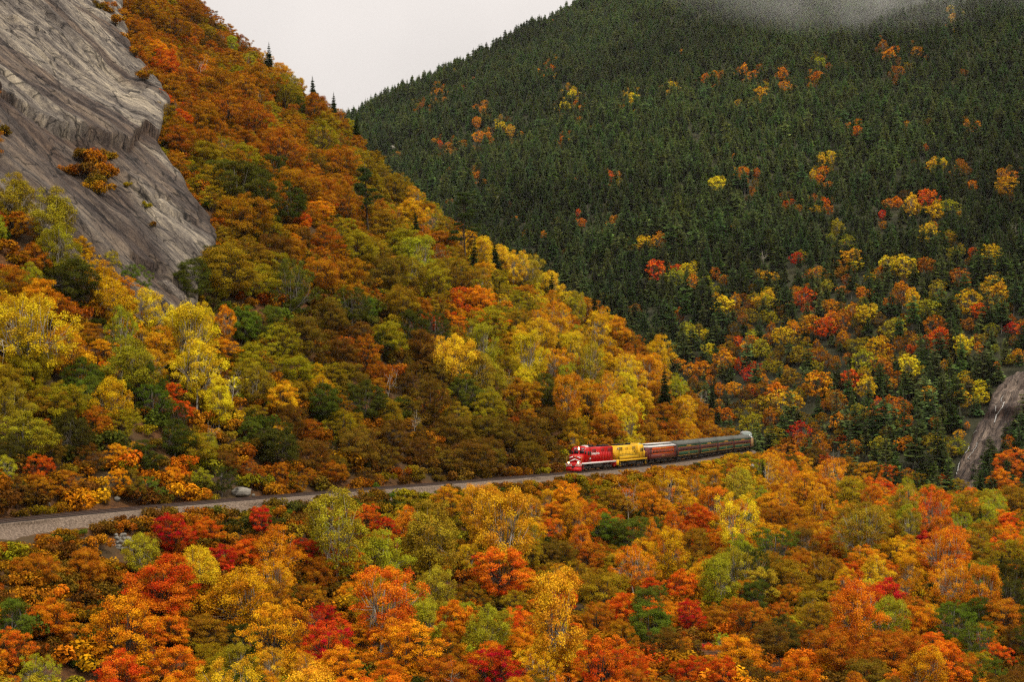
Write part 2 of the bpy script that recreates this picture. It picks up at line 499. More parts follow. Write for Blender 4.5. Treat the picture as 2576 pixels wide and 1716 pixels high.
def limb_mesh(trunk_pts, trunk_rad, clumps, rng, name, mat, k_limbs=8, twig=0.035, sides=6, bare=False):
    mb = MB()
    tp = np.asarray(trunk_pts, float); tr = np.asarray(trunk_rad, float)
    mb.tube(tp, tr, sides)
    zt = tp[:, 2]
    az = np.arctan2(clumps[:, 1] - tp[-1, 1] * 0.5, clumps[:, 0] - tp[-1, 0] * 0.5)
    order = np.argsort(az + rng.normal(size=len(az)) * 0.15)
    for grp in np.array_split(order, k_limbs):
        if not len(grp): continue
        g = clumps[grp]
        ctr = g.mean(0)
        zb = np.clip(ctr[2] - 0.75 * np.hypot(ctr[0], ctr[1]) - rng.uniform(0.2, 1.0), zt[0] + 0.18 * (zt[-1] - zt[0]), zt[-1] * 0.97)
        start = np.array([np.interp(zb, zt, tp[:, 0]), np.interp(zb, zt, tp[:, 1]), zb])
        r0 = np.interp(zb, zt, tr) * 0.62
        end = start + (ctr - start) * 0.85
        mid = (start + end) / 2 + np.array([0, 0, -0.25]) + rng.normal(size=3) * 0.15
        mb.tube([start, mid, end], [r0, r0 * 0.65, r0 * 0.35], 5)
        for cpt in g:
            f = rng.uniform(0.35, 1.0)
            p0 = start * (1 - f) ** 2 + 2 * mid * f * (1 - f) + end * f ** 2
            m2 = (p0 + cpt) / 2 + rng.normal(size=3) * 0.18
            r = max(r0 * 0.4 * (1 - 0.5 * f), twig)
            mb.tube([p0, m2, cpt], [r, r * 0.7, r * 0.3], 4)
            if bare:
                for _ in range(3):
                    e2 = cpt + rng.normal(size=3) * 0.55 + np.array([0, 0, 0.45])
                    mb.tube([m2 + (cpt - m2) * rng.uniform(0.2, 0.9), e2], [r * 0.5, r * 0.2], 3)
    return mb.mesh(name, mat, True)

def broadleaf(style, seed, leaves=9000, leaf=0.17):
    """trunk mesh and crown arrays of one broadleaf tree about 9 m tall"""
    rng = np.random.default_rng(seed)
    P = {'maple': dict(R=3.7, z0=1.6, z1=9.2, n=74, cz=0.60, cr=0.92, dome=0.5),
         'oak': dict(R=4.1, z0=1.6, z1=8.8, n=72, cz=0.65, cr=1.0, dome=0.42),
         'birch': dict(R=2.9, z0=2.0, z1=10.4, n=72, cz=0.95, cr=0.80, dome=0.5),
         'beech': dict(R=3.6, z0=1.4, z1=9.4, n=74, cz=0.6, cr=0.9, dome=0.45)}[style]
    airy = seed % 5 in (1, 3)
    P = dict(P, cr=P['cr'] * 0.86, n=int(P['n'] * 1.3))
    if airy: P = dict(P, cr=P['cr'] * 0.72, n=int(P['n'] * 1.15), R=P['R'] * 1.06); leaves = int(leaves * 0.68)
    R, z0, z1 = P['R'] * rng.uniform(0.92, 1.08), P['z0'], P['z1'] * rng.uniform(0.94, 1.05)
    n = P['n']
    # clump centres: well spread through an egg-shaped hull, mostly near its surface
    zc = z0 + (z1 - z0) * P['dome']
    pts = []
    tries = 0
    while len(pts) < n and tries < 6000:
        tries += 1
        d = unit(rng.normal(size=3)); r = rng.uniform(0.35, 1.0) ** 0.45
        x, y = d[0] * R * r, d[1] * R * r
        z = zc + d[2] * r * ((z1 - zc) if d[2] > 0 else (zc - z0))
        lob = 1 + 0.30 * math.sin(2 * math.atan2(y, x) + seed * 1.7 + z * 0.5) + 0.22 * math.sin(5 * math.atan2(y, x) + 2 * seed)
        p = np.array([x * lob, y * lob, z - P['cr'] * 0.3])
        if all(np.linalg.norm((p - q) * (1, 1, 1.35)) > P['cr'] * (1.02 if airy else 0.86) for q in pts): pts.append(p)
    cl = np.array(pts); n = len(cl)
    lean = rng.normal(size=2) * 0.35
    tz = np.linspace(-0.8, z0 + (z1 - z0) * 0.72, 7)
    tp = np.stack([lean[0] * (tz / z1) + 0.10 * np.sin(tz * 1.1 + seed), lean[1] * (tz / z1) + 0.10 * np.cos(tz * 0.9 + seed), tz], 1)
    r0 = {'maple': 0.20, 'oak': 0.24, 'birch': 0.15, 'beech': 0.20}[style]
    tr = r0 * (1 - 0.78 * (tz - tz[0]) / (tz[-1] - tz[0]))
    bark = {'birch': 'bark_white', 'beech': 'bark_grey'}.get(style, 'bark')
    trunk = limb_mesh(tp, tr, cl, rng, 'trunk', M[bark])
    # leaves
    sz = rng.uniform(0.75, 1.2, n) * P['cr']
    per = rng.multinomial(leaves, sz ** 2 / (sz ** 2).sum())
    C, Nn, T, K = [], [], [], []
    ctr = np.array([0, 0, zc])
    for k in range(n):
        m = per[k]
        d = unit(rng.normal(size=(m, 3)))
        d[:, 2] = np.where(rng.random(m) < 0.65, np.abs(d[:, 2]), d[:, 2])
        r = sz[k] * rng.uniform(0.15, 1.0, m) ** 0.5 * (1 + 0.25 * np.sin(d[:, 0] * 5 + k) * np.sin(d[:, 1] * 5 + 2 * k))
        off = d * r[:, None] * (1, 1, P['cz'])
        if style == 'birch': off[:, 2] -= 0.22 * np.hypot(off[:, 0], off[:, 1])
        out = unit(cl[k] - ctr)
        C.append(cl[k] + off + rng.normal(size=(m, 3)) * 0.12)
        Nn.append(d * 0.5 + out * 0.25 + np.array([0, 0, 0.55]) + rng.normal(size=(m, 3)) * 0.55)
        ck = rng.random()
        T.append(np.clip(0.5 + (ck - 0.5) * 0.35 + rng.normal(size=m) * 0.2, 0, 1)); K.append(np.clip(ck + rng.normal(size=m) * 0.22, 0, 1))
    C = np.concatenate(C); Nn = np.concatenate(Nn)
    L = leaf * rng.uniform(0.7, 1.35, len(C))
    v, q = leaf_cards(C, Nn, L, L * 0.62, rng)
    return trunk, v, q, np.concatenate(T), np.concatenate(K)

def conifer(seed, h=12.0, R=2.3, levels=26, per=9, sub=3, slim=1.0, ragged=0.25, power=0.85, bare=0.07):
    rng = np.random.default_rng(seed)
    V, Q, T, K = [], [], [], []
    nv = 0
    for i in range(levels):
        f = (i + rng.uniform(-0.3, 0.3)) / levels
        f = min(max(f, 0), 0.985)
        z = h * (bare + (1 - bare) * f)
        rad = R * slim * ((1 - f) ** power) * (1 + ragged * rng.normal()) + 0.12
        nb = max(4, int(per * (1 - 0.45 * f)))
        a0 = rng.uniform(0, 6.28)
        for b in range(nb):
            a = a0 + 6.283 * b / nb + rng.normal() * 0.18
            ln = rad * rng.uniform(0.7, 1.15)
            dirh = np.array([math.cos(a), math.sin(a), 0]); sd = np.array([-math.sin(a), math.cos(a), 0])
            drop = ln * rng.uniform(0.12, 0.42) * (1 - f * 0.9)
            tone = rng.random()
            for k in range(sub):
                # overlapping sprays along the branch, the outer ones narrower
                g0, g1 = k / sub * 0.85, min(1.0, k / sub * 0.85 + 1.25 / sub + 0.12)
                w = ln * (0.42 - 0.14 * k) * rng.uniform(0.75, 1.2)
                p0 = np.array([0, 0, z]) + dirh * ln * g0 - np.array([0, 0, drop * g0 ** 1.3])
                p1 = np.array([0, 0, z]) + dirh * ln * g1 - np.array([0, 0, drop * g1 ** 1.3 - 0.08 * ln])
                md = p0 * 0.5 + p1 * 0.5
                tilt = rng.normal() * 0.3
                sv = sd * w + np.array([0, 0, tilt * w])
                V += [p0, md + sv - np.array([0, 0, 0.10 * w]), p1, md - sv - np.array([0, 0, 0.10 * w])]
                Q.append((nv, nv + 1, nv + 2, nv + 3)); nv += 4
                T.append(np.clip(0.5 + rng.normal() * 0.2 + 0.12 * (k - 1), 0, 1)); K.append(tone)
    # leader
    V += [(-0.12, 0, h * 0.94), (0, 0.12, h * 0.95), (0, 0, h * 1.04), (0.12, 0, h * 0.95)]
    Q.append((nv, nv + 1, nv + 2, nv + 3)); T.append(0.6); K.append(0.5)
    return np.array(V), np.array(Q), np.array(T), np.array(K)

def stem(h, r, mat, name='trunk', z0=-0.8, bend=0.0):
    mb = MB()
    z = np.linspace(z0, h, 5)
    mb.tube(np.stack([bend * np.sin(z / h * 3), 0 * z, z], 1), r * (1 - 0.85 * (z - z0) / (h - z0)), 6)
    return mb.mesh(name, mat, True)

def crown_mesh(name, v, q, T, K, mat): return np_mesh(name, v, q, mats=[mat], attrs={'tint': T, 'clump': K})

def merged(name, trunk_me, v, q, T, K, leafmat):
    """trunk and crown in one mesh, for far trees"""
    n0 = len(trunk_me.vertices)
    tv = np.empty(n0 * 3); trunk_me.vertices.foreach_get('co', tv); tv = tv.reshape(-1, 3)
    tq = np.array([p.vertices[:] for p in trunk_me.polygons if len(p.vertices) == 4])
    qq = np.concatenate([tq, np.asarray(q) + n0])
    return np_mesh(name, np.concatenate([tv, v]), qq, mats=[trunk_me.materials[0], leafmat],
                   qmat=np.concatenate([np.zeros(len(tq), int), np.ones(len(q), int)]),
                   attrs={'tint': np.concatenate([np.full(len(tq), 0.5), T]), 'clump': np.concatenate([np.full(len(tq), 0.5), K])})

PROTO = {}      # kind -> list of (trunk mesh, crown mesh)
INST = {}       # kind -> list of single meshes whose colour comes from the instancer
for kind, seeds in (('maple', 5), ('oak', 5), ('birch', 5), ('beech', 4)):
    PROTO[kind], INST[kind] = [], []
    for k in range(seeds):
        tr, v, q, T, K = broadleaf(kind, 100 * len(kind) + 7 * k + ord(kind[0]), leaves=29000 if kind != 'birch' else 25000, leaf=0.084 if kind != 'birch' else 0.080)
        PROTO[kind].append((tr, crown_mesh('crown', v, q, T, K, M['leaf'])))
        if k < 2: INST[kind].append(merged('near_leaf_i', tr, v, q, T, K, M['leaf_inst']))
FARLEAF = []
FARLEAF_I = []
for k in range(5):
    st = ('maple', 'birch', 'oak', 'beech', 'maple')[k]
    tr, v, q, T, K = broadleaf(st, (901, 903, 906, 908, 911)[k], leaves=3600, leaf=0.25)
    FARLEAF.append(merged('far_leaf', tr, v, q, T, K, M['leaf']))
    FARLEAF_I.append(merged('far_leaf_i', tr, v, q, T, K, M['leaf_inst']))
PROTO['spruce'] = []
for k in range(3):
    h = 12.0
    v, q, T, K = conifer(300 + k, h, 2.7, 40, 12, 4, 1.0, 0.16)
    PROTO['spruce'].append((stem(h, 0.17, M['bark']), crown_mesh('crown', v, q, T, K, M['needle'])))
FARSPRUCE, FARSPRUCE_I = [], []
for k in range(9):
    h = 12.0
    v, q, T, K = conifer(400 + k, h, (3.1, 3.6, 2.8, 3.4, 3.8, 3.0, 2.9, 3.2, 2.4)[k], 22, 9, 2, 1.0, (0.2, 0.3, 0.25, 0.35, 0.3, 0.2, 0.4, 0.35, 0.5)[k],
                         (0.85, 0.7, 0.8, 0.6, 0.75, 0.9, 0.5, 0.55, 0.7)[k], (0.05, 0.07, 0.1, 0.12, 0.06, 0.05, 0.35, 0.25, 0.2)[k])
    tr = stem(h, 0.17, M['bark_grey'])
    FARSPRUCE.append(merged('far_spruce', tr, v, q, T, K, M['needle']))
    FARSPRUCE_I.append(merged('far_spruce_i', tr, v, q, T, K, M['needle_inst']))

def pine_proto(seed):
    """white pine: long bare trunk, flat needle plates towards the top"""
    rng = np.random.default_rng(seed)
    h = 15.0
    z = np.linspace(-0.8, h, 8)
    tp = np.stack([0.15 * np.sin(z * 0.4), 0.1 * np.cos(z * 0.5), z], 1)
    cl = []
    for i in range(20):
        f = rng.uniform(0.38, 1.0); a = rng.uniform(0, 6.28)
        r = (1.15 - f) * 4.6 * rng.uniform(0.45, 1.0)
        cl.append((math.cos(a) * r, math.sin(a) * r, h * f + 0.1 * r))
    cl = np.array(cl)
    trunk = limb_mesh(tp, 0.24 * (1 - 0.85 * (z - z[0]) / (z[-1] - z[0])), cl, rng, 'trunk', M['bark'], k_limbs=14)
    C, Nn, T, K = [], [], [], []
    for p in cl:
        m = 170
        d = unit(rng.normal(size=(m, 3))) * rng.uniform(0.2, 1, (m, 1)) ** 0.5
        C.append(p + d * (1.15, 1.15, 0.30)); Nn.append(rng.normal(size=(m, 3)) * 0.6 + (0, 0, 1)); T.append(rng.uniform(0.2, 0.8, m)); K.append(np.full(m, rng.random()))
    C = np.concatenate(C)
    v, q = leaf_cards(C, np.concatenate(Nn), 0.28, 0.07, rng)
    return trunk, crown_mesh('crown', v, q, np.concatenate(T), np.concatenate(K), M['needle'])
PROTO['pine'] = [pine_proto(1), pine_proto(2)]

def snag_proto(seed):
    rng = np.random.default_rng(seed)
    h = rng.uniform(6.5, 8.5)
    z = np.linspace(-0.6, h, 7)
    tp = np.stack([0.35 * np.sin(z * 0.5 + seed), 0.25 * np.cos(z * 0.45), z], 1)
    cl = []
    for i in range(13):
        f = rng.uniform(0.4, 1.0); a = rng.uniform(0, 6.28); r = rng.uniform(0.8, 2.6)
        cl.append((math.cos(a) * r, math.sin(a) * r, h * f + r * 0.55))
    return limb_mesh(tp, 0.14 * (1 - 0.8 * (z - z[0]) / (z[-1] - z[0])), np.array(cl), rng, 'trunk', M['bark_white'], k_limbs=6, twig=0.04, bare=True)
SNAG = [snag_proto(s) for s in (3, 5, 8, 13)]

def shrub_arrays(seed, leaves=1300, leaf=0.10):
    rng = np.random.default_rng(seed)
    n = 9
    cl = np.stack([rng.normal(size=n) * 0.55, rng.normal(size=n) * 0.55, rng.uniform(0.35, 1.15, n)], 1)
    k = rng.integers(0, n, leaves)
    d = unit(rng.normal(size=(leaves, 3)))
    c = cl[k] + d * (rng.uniform(0.1, 1, leaves) ** 0.5)[:, None] * (0.5, 0.5, 0.38)
    c[:, 2] = np.abs(c[:, 2])
    L = leaf * rng.uniform(0.7, 1.4, leaves)
    v, q = leaf_cards(c, d * 0.6 + (0, 0, 0.5) + rng.normal(size=(leaves, 3)) * 0.5, L, L * 0.6, rng)
    tone = rng.random(n)
    return v, q, np.clip(0.5 + rng.normal(size=leaves) * 0.22, 0, 1), tone[k], cl
SHRUB, SHRUB_I, SHRUB_STEM = [], [], []
for k in range(4):
    v, q, T, K, cl = shrub_arrays(600 + k)
    SHRUB.append(crown_mesh('foliage', v, q, T, K, M['leaf']))
    mb = MB()
    for p in cl: mb.tube([(0.1 * p[0], 0.1 * p[1], -0.3), p * (0.6, 0.6, 0.5), p], [0.03, 0.02, 0.012], 4)
    SHRUB_STEM.append(mb.mesh('stem', M['bark'], True))
    v, q, T, K, _ = shrub_arrays(700 + k, 1000, 0.105)
    SHRUB_I.append(crown_mesh('low_bush', v, q, T, K, M['leaf_inst']))
# ------------------------------------------------------------------ rock
def rock_mat(name, wet=False, stops=None):
    stops = stops or [(0.36, (0.020, 0.016, 0.014)), (0.43, (0.115, 0.097, 0.084)), (0.495, (0.23, 0.198, 0.163)), (0.555, (0.43, 0.365, 0.27)), (0.645, (0.70, 0.60, 0.44))]
    m, n, l, out = new_mat(name)
    b = n.new('ShaderNodeBsdfPrincipled'); b.inputs['Roughness'].default_value = 0.8; b.inputs['Specular IOR Level'].default_value = 0.25
    tc = n.new('ShaderNodeTexCoord')
    def noise(scale, st, det=6, rough=0.6):
        mp = n.new('ShaderNodeMapping'); mp.inputs['Scale'].default_value = st
        l.new(tc.outputs['Object'], mp.inputs['Vector'])
        ns = n.new('ShaderNodeTexNoise'); ns.inputs['Scale'].default_value = scale; ns.inputs['Detail'].default_value = det; ns.inputs['Roughness'].default_value = rough
        l.new(mp.outputs[0], ns.inputs['Vector']); return ns.outputs[0]
    streak = noise(0.55, (1, 0.07, 0.09), 8, 0.72); fine = noise(2.2, (1, 0.22, 0.3), 8, 0.8)
    mx = n.new('ShaderNodeMath'); mx.operation = 'MULTIPLY_ADD'; mx.inputs[1].default_value = 0.62
    m2 = n.new('ShaderNodeMath'); m2.operation = 'MULTIPLY'; m2.inputs[1].default_value = 0.38
    l.new(fine, m2.inputs[0]); l.new(streak, mx.inputs[0]); l.new(m2.outputs[0], mx.inputs[2])
    cr = n.new('ShaderNodeValToRGB'); els = cr.color_ramp.elements
    while len(els) > 1: els.remove(els[-1])
    els[0].position = stops[0][0]; els[0].color = (*stops[0][1], 1)
    for p, c in stops[1:]: els.new(p).color = (*c, 1)
    l.new(mx.outputs[0], cr.inputs[0]); col = cr.outputs[0]
    at = n.new('ShaderNodeAttribute'); at.attribute_name = 'wet'  # darkening amount: wet stains, plus shade painted below the cliff ledge
    mm = n.new('ShaderNodeMix'); mm.data_type = 'RGBA'; mm.blend_type = 'MULTIPLY'; mm.inputs[7].default_value = (0.33, 0.26, 0.25, 1)
    l.new(at.outputs['Fac'], mm.inputs[0]); l.new(col, mm.inputs[6])
    # dark joints: two nets of cracks, drawn out down the slab
    col = mm.outputs[2]
    for sc, st, wd in ((0.16, (1, 0.22, 0.3), 0.022), (0.45, (1, 0.14, 0.2), 0.03)):
        mp = n.new('ShaderNodeMapping'); mp.inputs['Scale'].default_value = st; mp.inputs['Rotation'].default_value = (0, 0, 0.12); l.new(tc.outputs['Object'], mp.inputs['Vector'])
        dv = n.new('ShaderNodeVectorMath'); dv.operation = 'ADD'; l.new(mp.outputs[0], dv.inputs[0])
        wn2 = n.new('ShaderNodeTexNoise'); wn2.inputs['Scale'].default_value = 0.4; wn2.inputs['Detail'].default_value = 4; l.new(mp.outputs[0], wn2.inputs['Vector'])
        sm = n.new('ShaderNodeVectorMath'); sm.operation = 'SCALE'; sm.inputs['Scale'].default_value = 2.5; l.new(wn2.outputs['Color'], sm.inputs[0]); l.new(sm.outputs[0], dv.inputs[1])
        vo = n.new('ShaderNodeTexVoronoi'); vo.feature = 'DISTANCE_TO_EDGE'; vo.inputs['Scale'].default_value = sc; l.new(dv.outputs[0], vo.inputs['Vector'])
        mr = n.new('ShaderNodeMapRange'); mr.inputs[1].default_value = 0.0; mr.inputs[2].default_value = wd; mr.inputs[3].default_value = 0.18; mr.inputs[4].default_value = 1.0; l.new(vo.outputs['Distance'], mr.inputs[0])
        mk = n.new('ShaderNodeMix'); mk.data_type = 'RGBA'; mk.blend_type = 'MULTIPLY'; mk.inputs[0].default_value = 1.0
        l.new(col, mk.inputs[6]); l.new(mr.outputs[0], mk.inputs[7]); col = mk.outputs[2]
    l.new(col, b.inputs['Base Color'])
    bp = n.new('ShaderNodeBump'); bp.inputs['Strength'].default_value = 0.9; bp.inputs['Distance'].default_value = 1.3
    l.new(fine, bp.inputs['Height']); l.new(bp.outputs[0], b.inputs['Normal'])
    l.new(b.outputs[0], out.inputs[0])
    return m
M['rock'] = rock_mat('rock')
M['rock_brown'] = rock_mat('rock_brown', stops=[(0.38, (0.016, 0.012, 0.011)), (0.46, (0.085, 0.062, 0.05)), (0.54, (0.20, 0.15, 0.115)), (0.64, (0.46, 0.36, 0.27))])
M['stone'] = ramp_mat('stone', [(0.3, (0.13, 0.12, 0.105)), (0.55, (0.27, 0.25, 0.21)), (0.75, (0.38, 0.35, 0.28))], 1.8, bump=0.6, bump_scale=5.0, detail=6)

def poly_dist(px, py, poly):
    """signed pixel distance to a polygon, positive inside"""
    d = np.full(np.shape(px), 1e9)
    for i in range(len(poly)):
        a = np.array(poly[i], float); b = np.array(poly[(i + 1) % len(poly)], float)
        ab = b - a
        t = np.clip(((px - a[0]) * ab[0] + (py - a[1]) * ab[1]) / (ab @ ab), 0, 1)
        d = np.minimum(d, np.hypot(px - a[0] - t * ab[0], py - a[1] - t * ab[1]))
    return np.where(in_poly(px, py, poly), d, -d)

def in_poly(px, py, poly):
    px = np.asarray(px, float); py = np.asarray(py, float)
    r = np.zeros(np.broadcast(px, py).shape, bool)
    n = len(poly)
    for i in range(n):
        x0, y0 = poly[i]; x1, y1 = poly[(i + 1) % n]
        if y0 == y1: continue
        c = (y0 > py) != (y1 > py)
        r ^= c & (px < (x1 - x0) * (py - y0) / (y1 - y0) + x0)
    return r

ROCK_POLY = [(-60, -120), (296, -120), (304, 60), (330, 140), (366, 190), (416, 300), (392, 332), (386, 388), (436, 462), (478, 525), (536, 596), (535, 650), (500, 690), (485, 760), (490, 870), (440, 850),
             (350, 800), (250, 740), (150, 650), (60, 570), (-60, 545)]
FALLS_POLY = [(2380, 1290), (2396, 1205), (2420, 1150), (2444, 1105), (2462, 1070), (2482, 1045), (2490, 1005), (2530, 965), (2560, 945), (2640, 930), (2640, 1080), (2560, 1085), (2535, 1120), (2470, 1200), (2430, 1290)]

def largest(mask):
    """the largest connected patch of a mask"""
    lab = np.where(mask, np.arange(1, mask.size + 1).reshape(mask.shape), 0)
    while True:
        n = lab.copy()
        for ax in (0, 1):
            for sh in (1, -1):
                r = np.roll(n, sh, ax)
                e = [slice(None)] * 2; e[ax] = 0 if sh == 1 else -1; r[tuple(e)] = 0
                n = np.where(mask, np.maximum(n, r), 0)
        # pull labels along whole runs to converge fast
        if (n == lab).all(): break
        lab = n
    ids, cnt = np.unique(lab[lab > 0], return_counts=True)
    return lab == ids[cnt.argmax()]

def rock_patch(name, poly, origin, heading, a_rng, s_rng, step, zfn, relief, darkfn, mat, lift, fade, sink=2.6):
    """a sheet of bare rock on a slope; local x runs along the slope, local y up it"""
    ux, uy = math.sin(heading), math.cos(heading)          # along
    nx, ny = -uy, ux                                        # uphill
    A, S = np.meshgrid(np.arange(*a_rng, step), np.arange(*s_rng, step))
    X = origin[0] + A * ux + S * nx; Y = origin[1] + A * uy + S * ny
    Z = zfn(X, Y)
    px, py = project(X, Y, Z)
    sd = poly_dist(px, py, poly) + 10 * fbm(A / 6, S / 6, 77)
    off = -sink + (sink + lift) * smooth(-fade, fade, sd)
    off = off + np.maximum(relief(A, S, px, py), 0.7 - lift) * smooth(-fade * 0.5, fade * 2.0, sd)
    keep = (sd > -fade) & (Y > 20)
    # local frame: x along, y uphill, z up; push outwards along the slope normal
    sl = 0.6
    v = np.stack([A, S - sl * off, Z + 0.8 * off], -1)
    idx = -np.ones(A.shape, int)
    keep = largest(keep)
    kq = keep[:-1, :-1] | keep[1:, :-1] | keep[:-1, 1:] | keep[1:, 1:]
    used = np.zeros(A.shape, bool)
    for dy in (0, 1):
        for dx in (0, 1): used[dy:A.shape[0] - 1 + dy, dx:A.shape[1] - 1 + dx] |= kq
    idx[used] = np.arange(used.sum())
    q = np.stack([idx[:-1, :-1][kq], idx[:-1, 1:][kq], idx[1:, 1:][kq], idx[1:, :-1][kq]], 1)
    # local y is to the left of local x when heading runs along; mirror handled by the matrix below
    me = np_mesh(name, v[used], q, mats=[mat], smooth_shade=False)
    at = me.attributes.new('wet', 'FLOAT', 'POINT'); at.data.foreach_set('value', darkfn(A, S, px, py)[used].astype(np.float32))  # carries wet stains and the painted ledge shade alike
    o = link(name, me)
    o.matrix_world = Matrix(((ux, nx, 0, origin[0]), (uy, ny, 0, origin[1]), (0, 0, 1, 0), (0, 0, 0, 1)))
    return o

def line_side(px, py, line):
    L = np.array(line, float)
    return np.interp(px, L[:, 0], L[:, 1]) - py              # positive above the line

LEDGE = [(-80, 255), (0, 285), (60, 318), (120, 352), (180, 372), (235, 392), (300, 410), (330, 365), (395, 392), (430, 400)]
def cliff_relief(A, S, px, py):
    bend = A + 0.10 * S + 3.0 * fbm(A / 40, S / 50, 50, 2)             # joints run a little askew down the slab
    r = 3.0 * fbm(A / 70, S / 90, 51, 2) + 3.2 * fbm(bend / 9, S / 95, 53, 4) + 2.4 * fbm(bend / 2.8, S / 34, 57, 4) + 1.0 * fbm(bend / 1.0, S / 4.0, 58, 3)
    up = line_side(px, py + 30 * fbm(A / 7, S / 7, 91), LEDGE)
    r = r + 2.6 * smooth(-1, 3, up) * (1 - 0.9 * smooth(3, 200, up))
    # plates split off along joints: each strip of slab stands at its own level
    k = bend / 11.0 + 0.45 * fbm(A / 30, S / 45, 68, 3)
    c = np.floor(k); r = r + 1.8 * (_hash(c, np.floor(S / 38 + 0.9 * _hash(c, c * 0, 5) * 3 + 0.5 * fbm(A / 6, S / 6, 70)), 69) - 0.5)
    f = k - c
    r = r - 1.2 * np.exp(-(np.minimum(f, 1 - f) / 0.035) ** 2) * smooth(0.35, 0.5, vnoise(A / 13, S / 40, 72))
    return r + 0.8
def cliff_wet_shade(A, S, px, py):
    up = line_side(px, py, LEDGE)
    w = smooth(8, -4, up) * (1 - 0.8 * smooth(290, 380, px)) * smooth(-330, -100, up)
    w = np.maximum(w * 0.8, 1.0 * smooth(9, -2, up) * smooth(-46, -16, up))  # undercut shadow painted in as a dark band along the ledge foot
    band = smooth(0.52, 0.64, vnoise(A / 5.0, S / 110, 83)) * 0.8
    low = smooth(380, 300, px - (py - 560) * 0.45) * smooth(500, 620, py)
    return np.clip(np.maximum(np.maximum(w, band), low * 0.7) + 0.7 * fbm(A / 4, S / 30, 85), 0, 1)
ORIG = np.array([-51.3, 150.6])
HEAD = math.atan2(0.43, 0.903)
cliff = rock_patch('rock_cliff', ROCK_POLY, ORIG, HEAD, (-60, 240), (25, 220), 0.55, H, cliff_relief, cliff_wet_shade, M['rock'], 2.0, 9)
tag(cliff, 'huge bare streaked grey granite slab above the yellow birches', 'cliff')

def falls_relief(A, S, px, py):
    return 0.8 + 2.5 * fbm(A / 30, S / 40, 151, 3) + 5.0 * fbm(A / 7, S / 9, 153, 4) + 2.2 * fbm(A / 2.0, S / 2.5, 154, 2) + 2.4 * smooth(1062, 1056, py + 0.08 * (px - 2500))
def falls_wet_dark(A, S, px, py): return np.clip(0.15 + 1.6 * fbm(A / 14, S / 20, 161) + 0.7 * smooth(1040, 1058, py) * smooth(1075, 1062, py), 0, 1)  # random wet patches, plus a darker band across the cleft
falls = rock_patch('rock_slope', FALLS_POLY, (150, 545), math.atan2(0.84, -0.55), (-60, 190), (-110, 150), 0.7, H, falls_relief, falls_wet_dark, M['rock_brown'], 1.0, 9, 2.0)
tag(falls, 'brown wet rock slope with thin white falls between dark spruces', 'rock slope')

def rock_mesh(seed, cuts=7):
    import bmesh
    bm = bmesh.new(); bmesh.ops.create_icosphere(bm, subdivisions=3, radius=1.0)
    rg = np.random.default_rng(seed)
    planes = [(unit_v(rg.normal(size=3)), rg.uniform(0.55, 0.85)) for _ in range(cuts)]
    for v in bm.verts:
        p = np.array(v.co)
        for nrm, d in planes:
            e = p @ nrm - d
            if e > 0: p = p - nrm * e * 0.85
        p = p * (1 + 0.05 * math.sin(7 * p[0] + seed) * math.sin(6 * p[1]) + 0.03 * rg.normal())
        v.co = p
    me = bpy.data.meshes.new('rock'); bm.to_mesh(me); bm.free()
    me.materials.append(M['stone'])
    return me
def unit_v(v): return v / np.linalg.norm(v)
ROCKS = [rock_mesh(s) for s in (1, 2, 3, 4, 5, 6)]

def put_rock(px, py, w, hgt, k, label, name='boulder', deep=0.5, group=None, roll=0.0, lift=0.0, cat='rock', off=(0, 0)):
    p = hit(px, py, lift, 70)
    m = F_PX / p[1]
    o = link(name, ROCKS[k % 6])
    a = w / m / 2; h = hgt / m / 2
    o.scale = (a, a * 0.8, max(h, 0.15)); o.rotation_euler = (0, roll, k * 1.3)
    o.location = (p[0] + off[0], p[1] + off[1], p[2] + h * (1 - deep))
    tag(o, label, cat, group); return o

# ------------------------------------------------------------------ railway
def sweep(prof, i0, i1, step=1, wob=0.0, seed=0):
    """profile of (side, z) along the track; side is positive uphill"""
    P = TRACK[i0:i1:step]
    t = np.gradient(P, axis=0); t /= np.linalg.norm(t, axis=1)[:, None]
    nl = np.stack([-t[:, 1], t[:, 0]], 1)
    prof = np.asarray(prof, float); k = len(prof)
    sd = np.broadcast_to(prof[:, 0], (len(P), k)).copy(); zz = np.broadcast_to(prof[:, 1], (len(P), k)).copy()
    if wob:
        aa = np.arange(len(P))[:, None] * step * np.ones(k)
        sd += wob * fbm(aa / 4, sd * 1.3, seed) * np.where(np.abs(sd) > 2.2, 3.5, 0.0) ; zz += wob * fbm(aa / 1.2, sd * 2, seed + 5) * np.where(np.abs(sd) > 1.6, 0.8, 0.15)
    X = P[:, 0, None] + nl[:, 0, None] * sd; Y = P[:, 1, None] + nl[:, 1, None] * sd
    v = np.stack([X, Y, zz], -1).reshape(-1, 3)
    i = (np.arange(len(P) - 1)[:, None] * k + np.arange(k - 1)[None]).ravel()
    return v, np.stack([i, i + k, i + k + 1, i + 1], 1)
B = RAIL_Z
prof = [(3.0, B - 1.25), (2.5, B - 0.85), (1.9, B - 0.40), (1.5, B - 0.24), (0.75, B - 0.25), (0, B - 0.25), (-0.75, B - 0.25), (-1.4, B - 0.24), (-1.9, B - 0.30), (-2.3, B - 0.50), (-2.8, B - 0.85),
        (-3.3, B - 1.15), (-3.8, B - 1.50), (-4.3, B - 1.85), (-4.9, B - 2.25), (-5.6, B - 2.8)]
v, q = sweep(prof, 60, len(TRACK), 1, 0.45, 31)
_k = np.tile(np.arange(len(prof) - 1), len(q) // (len(prof) - 1))
ballast = link('gravel_bed', np_mesh('gravel_bed', v, q, mats=[M['gravel'], M['gravel_dark']], qmat=((_k < 7)).astype(int), smooth_shade=True)); tag(ballast, kind='structure')
